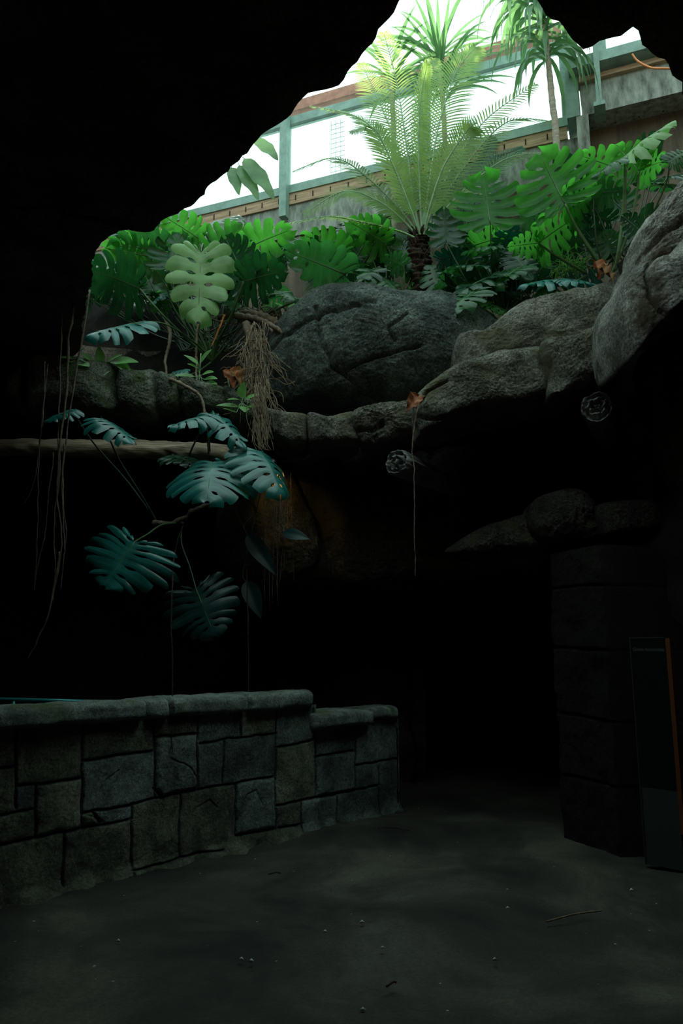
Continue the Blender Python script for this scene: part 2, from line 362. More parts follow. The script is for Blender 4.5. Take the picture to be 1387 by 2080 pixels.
wbox(mb, s1 - .07, s1 + .07, whit(1213, 218, o + .3)[1], whit(1213, 210, o + .3)[1], o, o + .34)
tag(mb.build('support_bracket', M['green_metal']), 'narrow sage green metal upright in front of the grey bay fascia', 'metal bracket')
def wire_mesh(name, pa, pb, z0, z1, off, label):
    s0 = whit(pa, 300, off)[0]; s1 = whit(pb, 300, off)[0]; mb = MB(); st = .085; Pm = lambda s, z: WM @ Vector((s, off, z))
    n = int((z1 - z0) / st) + 1; k = int((s1 - s0) / st) + 1
    for i in range(n): mb.tube([Pm(s0, z0 + i * st), Pm(s1, z0 + i * st)], .007, 4)
    for i in range(k): mb.tube([Pm(s0 + i * st, z0), Pm(s0 + i * st, z1)], .007, 4)
    tag(mb.build(name, M['wire']), label, 'wire mesh')
wire_mesh('wire_mesh_panel', 672, 700, 8.9, 10.0, -.12, 'wire mesh strip behind the window left of the big cycad')
wire_mesh('wire_mesh_panel', 1160, 1182, 10.0, 11.2, .45, 'wire mesh strip beside the wide green corner post')
mb = MB(); mb.tube(catmull([at(1284, 110, 7.7), at(1295, 124, 7.68), at(1320, 137, 7.6), at(1345, 139, 7.5), at(1385, 139, 7.4)], 16), .012, 6)
tag(mb.build('electrical_cord', M['cord'], None, True), 'thin orange cord looping along the bay fascia', 'cord')

mb = MB(); mb.box((-6.9, -4.6, 4.5), (6.9, -4.3, 11.5)); tag(mb.build('wall_unseen_rear', M['concrete']), 'unseen concrete wall added behind the viewer to cut light from the rear', kind='structure')  # walls outside the view, added so light falls mainly from above
mb = MB(); mb.box((-6.9, -4.4, 4.5), (-6.6, 13, 12)); tag(mb.build('wall_unseen_left', M['concrete']), 'unseen concrete wall added left of the garden to cut side light', kind='structure')
mb = MB(); mb.box((6.6, -4.4, 4.5), (6.9, 9, 12)); tag(mb.build('wall_unseen_right', M['concrete']), 'unseen concrete wall added right of the garden to cut side light', kind='structure')
# planting bed
def fbed(u, v):
    x = -6.6 + 13.2 * u; y = 7.45 + 4.6 * v
    z = 4.15 + 1.0 * sm((y - 7.7) / 1.4) + .95 * math.exp(-((x + 2.3) / 1.5) ** 4 - ((y - 8.9) / .6) ** 2)
    return Vector((x, y, z + .09 * noise.fractal(Vector((x * 2.5, y * 2.5, 0)), .7, 2, 5)))
bed = grid_surface('planting_bed', fbed, 200, 80, M['soil']); tag(bed, 'dark soil of the raised planting bed', kind='structure')
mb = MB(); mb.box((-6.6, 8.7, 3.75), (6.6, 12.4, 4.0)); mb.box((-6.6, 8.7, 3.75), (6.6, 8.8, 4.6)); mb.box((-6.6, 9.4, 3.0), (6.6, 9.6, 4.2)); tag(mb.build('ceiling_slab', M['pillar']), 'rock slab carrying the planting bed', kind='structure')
mb = MB(); mb.box((-.3, 8.4, 2.35), (6.6, 17, 2.9)); mb.box((-.3, 9.1, 2.3), (6.6, 9.7, 4.0)); tag(mb.build('ceiling_tunnel', M['cave']), 'rock over the dark tunnel mouth', kind='structure')

# ------------------------------------------------------------------ rocks
def pillow(name, out, Y, bulge, thick, m, label, cat='rock', p=2.6, cracks=(), N=240, K=70, amp=.05, sc=2.2, group=None, cw=3.2, cdp=.045, seed=0, kind=None, lean=0., dents=(), jg=0.):
    """closed boulder or block: outline in the upright plane y=Y, bulging to the front and the back"""
    P = [at(q[0], q[1], q[2] if len(q) > 2 else Y) for q in out]
    P = resample(catmull(P, 12 * len(P), True), N)
    c = sum(P, Vector()) / len(P); V = []; idx = []
    def ringset(K, depth, sgn):
        for k in range(K + 1):
            r = math.sin(math.pi / 2 * (1 - k / K)) ** .9 if k < K else 0.
            h = depth * max(0, 1 - r ** p) ** (1 / p)
            yield r, sgn * h
    front = list(ringset(K, bulge, -1)); back = list(ringset(14, thick, 1))[1:]
    seq = back[::-1] + front
    for r, h in seq:
        for q in P:
            v = c + (q - c) * r; v.y += h; v.y += lean * (v.z - c.z) * (1 if h <= 0 else 1) * r * 0
            V.append(v)
    n = len(seq); Fc = [(j * N + i, j * N + (i + 1) % N, (j + 1) * N + (i + 1) % N, (j + 1) * N + i) for j in range(n - 1) for i in range(N)]
    Q = proj([tuple(v) for v in V]); dsp = np.zeros(len(V))
    for kx, ck in enumerate(cracks):
        w = ck[0] if isinstance(ck[0], (int, float)) else cw; pl = ck[1] if isinstance(ck[0], (int, float)) else ck
        d = segdist(Q, jag(pl, 3.5, 16, seed + kx)); dsp -= cdp * (w / cw) * np.exp(-(d / w) ** 2) + .012 * np.exp(-(d / (w * 4)) ** 2)
    for (dx, dy, dr, da) in dents: dsp += da * np.exp(-((Q[:, 0] - dx) ** 2 + (Q[:, 1] - dy) ** 2) / dr ** 2)
    off = Vector((seed * 3.7, seed * 1.9, 0)); NV = []
    for v, s in zip(V, dsp):
        nvec = noise.noise_vector(v * sc + off) * amp * 1.1 + noise.noise_vector(v * sc * 3.1 + off) * amp * .45
        f = amp * .45 * (noise.ridged_multi_fractal(v * sc * 2.0 + off, .9, 2.1, 5, 1., 2.) - 1.0)
        fine = amp * .22 * noise.fractal(v * sc * 14 + off, .7, 2, 3)
        NV.append(v + nvec * .8 + Vector((0, -1, .25)) * (s + f * .5 + fine))
    o = build(name, NV, Fc, m); tag(o, label, cat, group, kind); return o
pillow('boulder', [(528, 780), (532, 735), (545, 695), (572, 652), (602, 626), (640, 604), (690, 596), (745, 598), (800, 603), (860, 609), (915, 616), (955, 630), (1000, 655), (1030, 700), (1020, 780), (960, 835), (860, 850), (720, 850), (600, 850), (548, 835)],
       7.75, .8, .8, M['boulder'], 'big rounded dark grey boulder in the middle of the ledge', 'boulder', 2.1,
       [[(640, 628), (652, 700), (670, 740), (700, 765), (720, 785), (760, 812)], [(700, 760), (740, 735), (800, 718), (850, 712)], [(540, 712), (590, 680), (625, 655), (650, 640), (760, 612)], [(530, 800), (600, 810), (680, 812), (760, 800)],
        (3, [(800, 690), (790, 660), (830, 640)])], 340, 100, .06, 1.6, cdp=.06, cw=3.6, seed=1, dents=((600, 775, 70, -.10), (680, 820, 60, .06), (850, 700, 60, .06), (760, 690, 40, -.04)))
tagg = 'blocks of the rock ledge'
def block(out, Y, b, t, m, label, **k):
    k.setdefault('p', 4.5); k.setdefault('N', 200); k.setdefault('K', 44); k.setdefault('amp', .03); k.setdefault('sc', 3)
    return pillow('ledge_stone', out, Y, b, t, m, label, 'stone', group=tagg, **k)
block([(536, 845), (585, 848), (622, 852), (626, 880), (624, 908), (590, 912), (556, 898), (540, 872)], 7.0, .3, .5, M['ledge'], 'rounded ledge stone under the left end of the boulder', seed=2)
block([(624, 854), (670, 856), (718, 848), (722, 880), (728, 908), (690, 912), (650, 913), (626, 908)], 7.0, .3, .5, M['ledge'], 'flat squared ledge stone under the middle of the boulder', seed=3)
block([(720, 846), (760, 838), (800, 834), (842, 826), (846, 870), (842, 893), (800, 900), (742, 921), (730, 900), (722, 870)], 6.95, .34, .5, M['ledge'], 'ragged broken ledge stone left of the hanging root', seed=4, amp=.06, cracks=[(4, [(725, 870), (760, 868), (780, 858)]), (4, [(760, 880), (765, 915)])])
block([(838, 822), (862, 795), (905, 766), (960, 746), (1030, 733), (1086, 724), (1098, 755), (1104, 815), (1060, 833), (1000, 842), (950, 856), (890, 880), (850, 894), (842, 880), (836, 850)], 6.5, .4, .8, M['ledge'],
      'long sloping ledge slab with a crack along its lower edge', cracks=[[(846, 842), (900, 846), (960, 832), (1020, 822), (1100, 812)], (3, [(905, 770), (870, 792), (846, 826)])], K=60, N=300, amp=.035, seed=5, dents=((1060, 770, 40, -.05),))
block([(1084, 722), (1130, 706), (1180, 690), (1236, 664), (1250, 690), (1256, 742), (1215, 782), (1160, 806), (1106, 826), (1100, 790)], 6.35, .42, .8, M['ledge'],
      'ledge slab meeting the pale boulder on the right', cracks=[(4, [(1105, 735), (1112, 780), (1106, 820)])], K=56, N=260, amp=.045, seed=6, dents=((1120, 760, 30, -.06),))
pillow('rock', [(914, 760), (922, 702), (940, 686), (962, 690), (1008, 655), (1040, 632), (1080, 612), (1140, 600), (1240, 585), (1275, 640), (1262, 700), (1180, 735), (1085, 760), (960, 790), (915, 800)],
       6.95, .3, .8, M['ledge'], 'sloping grey rock behind the long ledge slab', 'rock', 2.4, [(4, [(1100, 712), (1170, 695), (1235, 672)])], 300, 66, .045, 2.5, seed=7)
pillow('rock', [(1270, 575), (1284, 528), (1298, 480), (1330, 432), (1360, 398), (1390, 370), (1450, 330), (1520, 420), (1540, 560), (1430, 600), (1330, 600), (1285, 600)],
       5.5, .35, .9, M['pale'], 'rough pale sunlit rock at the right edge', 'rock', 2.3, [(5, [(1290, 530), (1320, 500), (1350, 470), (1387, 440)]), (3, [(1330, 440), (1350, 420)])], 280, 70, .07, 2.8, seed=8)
pillow('rock', [(1240, 630), (1300, 560), (1500, 500), (1640, 560), (1640, 700), (1400, 700), (1300, 685), (1250, 670)], 6.5, .15, 1.2, M['cave'], 'hidden filler rock added behind the right boulder to block light', 'rock', 3, (), 120, 30, .05, 2, seed=61)  # added to stop skylight leaking through behind the boulder
pillow('rock', [(1238, 640), (1250, 592), (1285, 556), (1330, 540), (1400, 470), (1480, 450), (1560, 500), (1560, 640), (1440, 650), (1387, 652), (1340, 668), (1300, 692), (1268, 718), (1258, 755), (1246, 745), (1236, 700)],
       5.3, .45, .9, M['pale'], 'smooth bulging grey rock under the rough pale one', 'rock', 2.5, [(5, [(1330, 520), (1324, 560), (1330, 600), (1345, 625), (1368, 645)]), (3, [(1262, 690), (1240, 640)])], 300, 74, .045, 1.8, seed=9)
# left ledge blocks
L = [([(28, 806), (48, 768), (62, 752), (66, 800), (64, 846), (40, 842), (26, 830)], 'small dark end block of the left ledge'),
     ([(64, 752), (95, 734), (150, 738), (205, 748), (248, 757), (252, 800), (248, 850), (205, 852), (160, 842), (110, 838), (66, 842)], 'large mossy block of the left ledge behind the hanging roots'),
     ([(250, 758), (290, 764), (328, 772), (332, 810), (330, 862), (298, 868), (262, 854), (251, 845)], 'squared mossy block in the middle of the left ledge'),
     ([(331, 774), (352, 776), (372, 782), (376, 812), (374, 842), (345, 846), (332, 842)], 'narrow block of the left ledge beside the curved root'),
     ([(375, 783), (420, 788), (462, 797), (472, 816), (476, 842), (450, 856), (410, 850), (376, 844)], 'smooth grey block of the left ledge below the seedling'),
     ([(462, 798), (500, 812), (532, 830), (545, 860), (520, 880), (480, 868), (470, 845)], 'dark block of the left ledge behind the root tangle')]
for k, (o_, lb) in enumerate(L): block(o_, 7.15, .34, .5, M['mossy'], lb, seed=20 + k, amp=.04, p=3.6 if k else 2.5)
# dark rocks under the ledge
D = [([(545, 900), (640, 912), (730, 915), (860, 890), (960, 850), (1090, 822, 8.1), (1245, 790, 9.0), (1387, 790, 9.1), (1480, 850, 9.2), (1430, 1000, 9.2), (1260, 1040, 8.8), (1100, 1010, 8.2), (980, 1050), (880, 1068), (790, 1066), (700, 1020), (640, 985), (570, 950)], 7.75, .45, .9, 'wide overhanging rock below the ledge, coloured darker for its shade', 2.3, 30, .10),
     ([(470, 1010), (560, 960), (660, 1000), (780, 1062), (900, 1085), (1050, 1060), (1200, 1040), (1450, 1060), (1520, 1180), (1380, 1225), (1240, 1195), (1100, 1170), (930, 1188), (760, 1192), (600, 1192), (500, 1165), (470, 1090)], 8.0, .35, 1.0, 'brown rock lintel over the tunnel mouth', 2.6, 31, .09),
     ([(1066, 1072), (1084, 1018), (1130, 1000), (1172, 996), (1196, 1024), (1212, 1070), (1206, 1104), (1170, 1114), (1110, 1108)], 6.75, .3, .5, 'knobbly dark rock lump above the pillar', 2.2, 32, .06),
     ([(900, 1122), (950, 1080), (1010, 1060), (1060, 1050), (1085, 1080), (1120, 1112), (1060, 1128), (960, 1138)], 6.9, .25, .5, 'low dark rock running left from the knobbly lump', 2.2, 33, .05),
     ([(1200, 1040), (1240, 1022), (1300, 1018), (1344, 1030), (1342, 1082), (1280, 1094), (1215, 1096)], 6.6, .28, .5, 'flat topped dark rock right of the knobbly lump', 3.2, 34, .04),
     ([(1338, 1036), (1364, 1008), (1400, 995), (1450, 1010), (1460, 1090), (1400, 1098), (1350, 1088)], 6.4, .28, .5, 'rounded dark rock at the right edge above the sign', 2.4, 35, .04),
     ([(1326, 700), (1387, 655), (1480, 640), (1520, 900), (1470, 1020), (1400, 960), (1372, 880), (1356, 800), (1335, 745)], 5.7, .3, .9, 'dark rock buttress hanging under the right boulder', 2.3, 36, .05),
     ([(440, 1030), (500, 960), (560, 950), (610, 1000), (640, 1060), (650, 1130), (600, 1180), (500, 1190), (440, 1130)], 7.6, .3, .6, 'brown rock lit amber beside the hanging leaves', 2.2, 37, .06)]
for o_, Y, b, t, lb, p_, sd_, am in D: pillow('rock', o_, Y, b, t, M['cave' if sd_ == 30 else 'lintel'], lb, 'rock', p_, (), 260, 60, am, 1.7, 'dark rocks under the ledge', seed=sd_)  # the overhang gets a darker rock colour to paint in its shade

pillow('rock', [(1010, 870), (1100, 800), (1180, 740), (1260, 700), (1400, 700), (1500, 800), (1450, 930), (1330, 985), (1200, 970), (1090, 930)], 7.5, .12, .5, M['pillar'], 'near-black filler added behind the right driftwood end in place of shade', 'rock', 3, (), 160, 40, .07, 1.6, seed=71)  # added blocker, near-black colour stands in for the cavity's shade
# ------------------------------------------------------------------ low masonry wall
PA = atz(0, 1838); PB = atz(812, 1642); DU = (PB - PA).normalized(); DN = Vector((DU.y, -DU.x, 0)); WL = (PB - PA).length
def lhit(px, py, off=0):
    d = ray(px, py); t = (PA + DN * off - CAM).dot(DN) / d.dot(DN); P = CAM + d * t - PA; return P.dot(DU), P.z
J = [[(32, 1480), (33, 1642)], [(168, 1470), (167, 1681)], [(313, 1462), (315, 1622)], [(402, 1450), (399, 1530), (401, 1602)], [(74, 1597), (72, 1702)], [(131, 1694), (128, 1800)], [(269, 1632), (267, 1790)], [(367, 1610), (364, 1742)],
     [(-20, 1565), (32, 1558)], [(34, 1598), (100, 1591), (168, 1580)], [(-20, 1660), (33, 1650), (72, 1643)], [(-20, 1724), (0, 1718), (72, 1702), (167, 1682), (269, 1663)], [(170, 1545), (313, 1525)],
     [(168, 1652), (240, 1640), (315, 1622), (402, 1604), (450, 1596), (559, 1577)], [(316, 1498), (402, 1490)], [(404, 1510), (450, 1503), (562, 1490)], [(267, 1768), (330, 1754), (364, 1741), (450, 1726)],
     [(490, 1440), (491, 1496)], [(562, 1432), (561, 1516), (559, 1600), (560, 1684)], [(456, 1505), (454, 1592)], [(480, 1593), (478, 1697), (560, 1683)], [(564, 1518), (600, 1512), (636, 1502)], [(636, 1440), (640, 1494), (641, 1617)],
     [(562, 1636), (640, 1620), (720, 1606), (771, 1594)], [(640, 1538), (723, 1525)], [(723, 1500), (723, 1603)], [(724, 1555), (807, 1541)], [(770, 1559), (770, 1655)], [(612, 1626), (613, 1698)], [(684, 1615), (684, 1680)], [(566, 1682), (613, 1674)],
     [(313, 1600), (330, 1622)], [(190, 1650), (205, 1672)], [(807, 1480), (810, 1640)]]
thin = [[(345, 1540), (385, 1560), (398, 1580)], [(195, 1630), (215, 1585), (240, 1565)], [(90, 1585), (115, 1545)], [(482, 1670), (500, 1615), (520, 1605), (530, 1630)], [(400, 1640), (425, 1625), (440, 1640)], [(170, 1655), (200, 1662), (212, 1672)]]
NU, NV_ = 760, 250; ZT = 1.06; u0 = -.45; uL = WL - u0 + .02
uu = np.linspace(u0, WL, NU); zz = np.linspace(-.03, ZT, NV_)
U, Z = np.meshgrid(uu, zz); UZ = np.stack([U.ravel(), Z.ravel()], 1)
dist = np.full(len(UZ), 9.)
for k, pl in enumerate(J):
    pl2 = [lhit(*q) for q in pl]; pl2 = jag(pl2, .007, .07, k); dist = np.minimum(dist, segdist(UZ, pl2))
dthin = np.full(len(UZ), 9.)
for k, pl in enumerate(thin): dthin = np.minimum(dthin, segdist(UZ, jag([lhit(*q) for q in pl], .01, .06, 50 + k)))
blk = (dist > .012).reshape(NV_, NU); lab = np.zeros((NV_, NU), int); cur = 0
for j in range(0, NV_, 4):
    for i in range(0, NU, 4):
        if blk[j, i] and lab[j, i] == 0:
            cur += 1; st_ = [(j, i)]; lab[j, i] = cur
            while st_:
                y, x = st_.pop()
                for dy, dx in ((1, 0), (-1, 0), (0, 1), (0, -1)):
                    a, b = y + dy, x + dx
                    if 0 <= a < NV_ and 0 <= b < NU and blk[a, b] and lab[a, b] == 0: lab[a, b] = cur; st_.append((a, b))
rr = random.Random(4)
hue = {0: (.45, .45, .42)}; dep = {0: 0.}
for k in range(1, cur + 1):
    v = rr.uniform(.62, 1.15); b_ = rr.random(); hue[k] = (v * (1.12 if b_ < .3 else .97), v, v * (.82 if b_ < .3 else .98)); dep[k] = rr.uniform(-.006, .014)
V = []; lf_ = lab.ravel()
ledge_u = lhit(640, 1600)[0]
for k in range(len(UZ)):
    u, z = UZ[k]; P = PA + DU * u + Vector((0, 0, z)); n3 = P * 3
    g = -.026 * math.exp(-(dist[k] / .0075) ** 2) - .004 * math.exp(-(dist[k] / .03) ** 2) - .010 * math.exp(-(dthin[k] / .006) ** 2)
    e = .009 * noise.fractal(P * 5, .7, 2, 5) + .014 * noise.noise(P * 2) + (dep[lf_[k]] * min(1, max(0, (dist[k] - .01) / .02)))
    toe = .07 * max(0, 1 - z / .07) ** 1.5 * (.6 + noise.noise(P * 6))
    if z > .88: toe -= 0
    V.append(P + DN * (g + e + toe))
Fc = [(j * NU + i, j * NU + i + 1, (j + 1) * NU + i + 1, (j + 1) * NU + i) for j in range(NV_ - 1) for i in range(NU - 1) if not (UZ[j * NU + i][0] > ledge_u and UZ[j * NU + i][1] > .86)]
wallo = thing('low_stone_wall', PA.lerp(PB, .5), 'low curved wall of large grey green rectangular stones on the left', 'wall')
face = build('stone_facing', V, Fc, M['masonry'], wallo)
ca = face.data.color_attributes.new('tint', 'FLOAT_COLOR', 'POINT'); cols = []
for k in range(len(UZ)): cols += [*hue[lf_[k]], 1.]
ca.data.foreach_set('color', cols)
LM = Matrix(((DU.x, DN.x, 0, PA.x), (DU.y, DN.y, 0, PA.y), (0, 0, 1, 0), (0, 0, 0, 1)))
mb = MB(); mb.box((u0, -.35, -.03), (ledge_u, -.06, 1.04), LM); mb.box((ledge_u, -.35, -.03), (WL + .01, -.06, .84), LM); mb.box((WL - .03, -.35, -.03), (WL + .02, -.01, .84), LM)
mb.build('wall_core', M['masonry'], wallo)
def coping(u0, u1, z0, z1, o0, o1, seed, rnd=0.):
    nu = max(12, int((u1 - u0) / .02)); prof = [(-.0, .0), (.0, 1)]
    pts = []; sec = 28
    V = []
    for i in range(nu + 1):
        u = u0 + (u1 - u0) * i / nu
        e = min(1, (u - u0) / .03 + .35, (u1 - u) / .03 + .35); e2 = 1
        if rnd: x = max(0, (u - (u1 - rnd)) / rnd); e2 = math.sqrt(max(.02, 1 - x ** 2.5))
        for k in range(sec):
            a = 2 * math.pi * k / sec; cx, cy = math.cos(a), math.sin(a); q = (abs(cx) ** 5 + abs(cy) ** 5) ** -.2
            oo = (o0 + o1) / 2 + cx * q * (o1 - o0) / 2 * (.5 + .5 * e) * e2; z = (z0 + z1) / 2 + cy * q * (z1 - z0) / 2 * (.82 + .18 * e)
            P = PA + DU * u + DN * oo + Vector((0, 0, z))
            P += noise.noise_vector(P * 3 + Vector((seed, 0, 0))) * .014 + noise.noise_vector(P * 9) * .010 + noise.noise_vector(P * 26) * .005
            V.append(P)
    Fc = [(i * sec + k, i * sec + (k + 1) % sec, (i + 1) * sec + (k + 1) % sec, (i + 1) * sec + k) for i in range(nu) for k in range(sec)]
    Fc += [tuple(range(sec))[::-1], tuple(nu * sec + k for k in range(sec))]
    return build('coping_stone', V, Fc, M['coping'], wallo)
us = [u0, lhit(300, 1450, .08)[0], lhit(348, 1450, .08)[0], lhit(508, 1430, .08)[0], lhit(650, 1400, .08)[0]]
for k in range(4): coping(us[k] + .004, us[k + 1] - .004, 1.04, 1.185, -.34, .085, k * 5, .16 if k == 3 else 0)
u5 = lhit(641, 1450, .08)[0]; u6 = lhit(755, 1450, .08)[0]
coping(u5, u6 - .005, .84, .985, -.36, .12, 31); coping(u6 + .005, lhit(820, 1450, .08)[0], .87, .985, -.36, .07, 37, .1)
# handrail behind the wall
hr = thing('handrail', (-2.4, 5.5, 0), 'thin teal pipe handrail behind the stone wall at the left edge', 'handrail')
ra, rb = at(-60, 1419, 5.9), at(300, 1428, 6.5)
mb = MB(); mb.tube([ra, rb], .016, 12); mb.build('pipe_rail', M['rail'], hr, True)
for px in (22, 180): q = ra.lerp(rb, (px + 60) / 360); mb = MB(); mb.tube([(q.x, q.y, 0), (q.x, q.y, q.z)], .014, 10); mb.build('post', M['rail'], hr, True)

# ------------------------------------------------------------------ right pillar, sign
def fpil(u, v):
    A = Vector((2.72, 9.3, 0)); Bq = Vector((1.88, 6.65, 0)); Cq = Vector((2.13, 6.05, 0)); D_ = Vector((2.9, 6.25, 0))
    d = u * 3
    p = A.lerp(Bq, d) if d < 1 else (Bq.lerp(Cq, d - 1) if d < 2 else Cq.lerp(D_, d - 2))
    n = Vector((-1, 0, 0)) if d < 1 else Vector((-.87, -.48, 0)); p = p.copy(); p.z = -.05 + 2.45 * v
    zc = p.z + .05 * u; g = 0
    for h in (.52, 1.02, 1.58, 2.1): g = max(g, math.exp(-((zc - h - .02 * noise.noise(p * 2)) / .012) ** 2))
    return p + n * (.03 * noise.fractal(p * 3, .7, 2, 5) - .03 * g)
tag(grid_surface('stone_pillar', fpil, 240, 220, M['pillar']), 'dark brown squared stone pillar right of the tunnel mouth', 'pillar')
sg = thing('sign_panel', (2.36, 5.72, 0), 'tall narrow black information sign with pale heading and orange edge', 'sign')
A = at(1280, 1297, 5.8); A2 = at(1352, 1297, 5.62); zt = A.z
dx = (Vector((A2.x, A2.y, 0)) - Vector((A.x, A.y, 0))); wS = dx.length; dx.normalize(); dn = Vector((dx.y, -dx.x, 0))
SM = Matrix(((dx.x, dn.x, 0, A.x), (dx.y, dn.y, 0, A.y), (0, 0, 1, 0), (0, 0, 0, 1)))
zm = .55
mb = MB(); mb.box((0, -.04, zm), (wS, 0, zt), SM); mb.build('sign_face', M['black_panel'], sg)
mb = MB(); mb.box((0, -.05, .0), (wS, -.005, zm), SM); mb.build('lower_panel', M['grey_panel'], sg)
mb = MB(); mb.box((wS, -.05, .25), (wS + .03, .012, zt), SM); mb.build('edge_strip', M['orange'], sg)
mb = MB(); mb.box((-.006, -.05, 0), (0, .006, zt), SM); mb.box((-.006, -.05, zt), (wS, .006, zt + .006), SM); mb.build('frame', M['grey_panel'], sg)
fc = bpy.data.curves.new('t', 'FONT'); fc.body = 'Green Anacondas'; fc.size = .05; fo = bpy.data.objects.new('t', fc); C.objects.link(fo)
bpy.context.view_layer.update(); me = bpy.data.meshes.new_from_object(fo.evaluated_get(bpy.context.evaluated_depsgraph_get()))
vs = [v.co.copy() for v in me.vertices]; wd = max(v.x for v in vs); sc_ = wS * .88 / wd
build('heading_text', [SM @ Vector((v.x * sc_ + wS * .05, .003, zt - .095 + v.y * sc_ * 1.2)) for v in vs], [tuple(p_.vertices) for p_ in me.polygons], M['sign_text'], sg, False)
bpy.data.objects.remove(fo)

# ------------------------------------------------------------------ logs and driftwood
def log(name, pts, R, m, label, cat, nn=28, L_=90, amp=.2, core=None):
    P = catmull(pts, L_); mb = MB(); V = []
    rad = catmull([Vector((r, 0, 0)) for r in R], L_)
    mb.tube(P, [r.x for r in rad], nn, amp)
    V = [v + noise.noise_vector(v * 14) * .006 for v in mb.V]
    return tag(build(name, V, mb.F, m), label, cat)
log('log', [at(-60, 908, 7.0), at(60, 909, 7.0), at(200, 911, 6.98), at(320, 914, 6.95), at(430, 920, 6.95), at(500, 926, 7.1)], [.085, .085, .09, .085, .095, .08], M['log'], 'bare horizontal log under the mossy left ledge', 'log')
def knot(px, py, Y, R, ex, label):
    """driftwood log end: gnarled ringed face towards the viewer, log running back to the right"""
    c0 = at(px, py, Y); c1 = c0 + Vector(ex); ax = (c1 - c0).normalized(); a = ax.cross(Vector((0, 0, 1))).normalized(); b = ax.cross(a) * -1
    V = []; n = 72; K = 26; prof = []
    for k in range(K + 1): prof.append((R * (1 - k / K), 0., True))
    prof = prof[::-1]
    for k in range(1, 26): prof.append((R * (1 - .35 * k / 25), k / 25, False))
    for r, t, fce in prof:
        for i in range(n):
            an = 2 * math.pi * i / n; d = a * math.cos(an) + b * math.sin(an)
            lob = 1 + .13 * noise.noise(Vector((math.cos(an) * 1.6, math.sin(an) * 1.6, px))) + .05 * noise.noise(Vector((math.cos(an) * 6, math.sin(an) * 6, t)))
            p = c0 + d * r * lob + (c1 - c0) * t
            if fce:
                q = r / R; p -= ax * (.03 * math.sin(q * 16 + 3.0 * noise.noise(Vector((math.cos(an) * 2.2, math.sin(an) * 2.2, q * 2 + px)))) + .035 * noise.fractal(p * 16, .7, 2, 4) - .03 * q ** 6)
            elif t < .5: p += d * .012 * noise.noise(Vector((an * 3, 0, 0)))
            V.append(p)
    m_ = len(prof); Fc = [(j * n + i, j * n + (i + 1) % n, (j + 1) * n + (i + 1) % n, (j + 1) * n + i) for j in range(m_ - 1) for i in range(n)]
    tag(build('driftwood_log', V, Fc, M['driftwood']), label, 'log')
knot(807, 941, 6.55, .125, (.8, 1.2, -.02), 'gnarled driftwood log end under the ragged ledge stone')
knot(1213, 827, 6.0, .135, (1.0, 2.3, .1), 'gnarled driftwood log end under the right boulder')

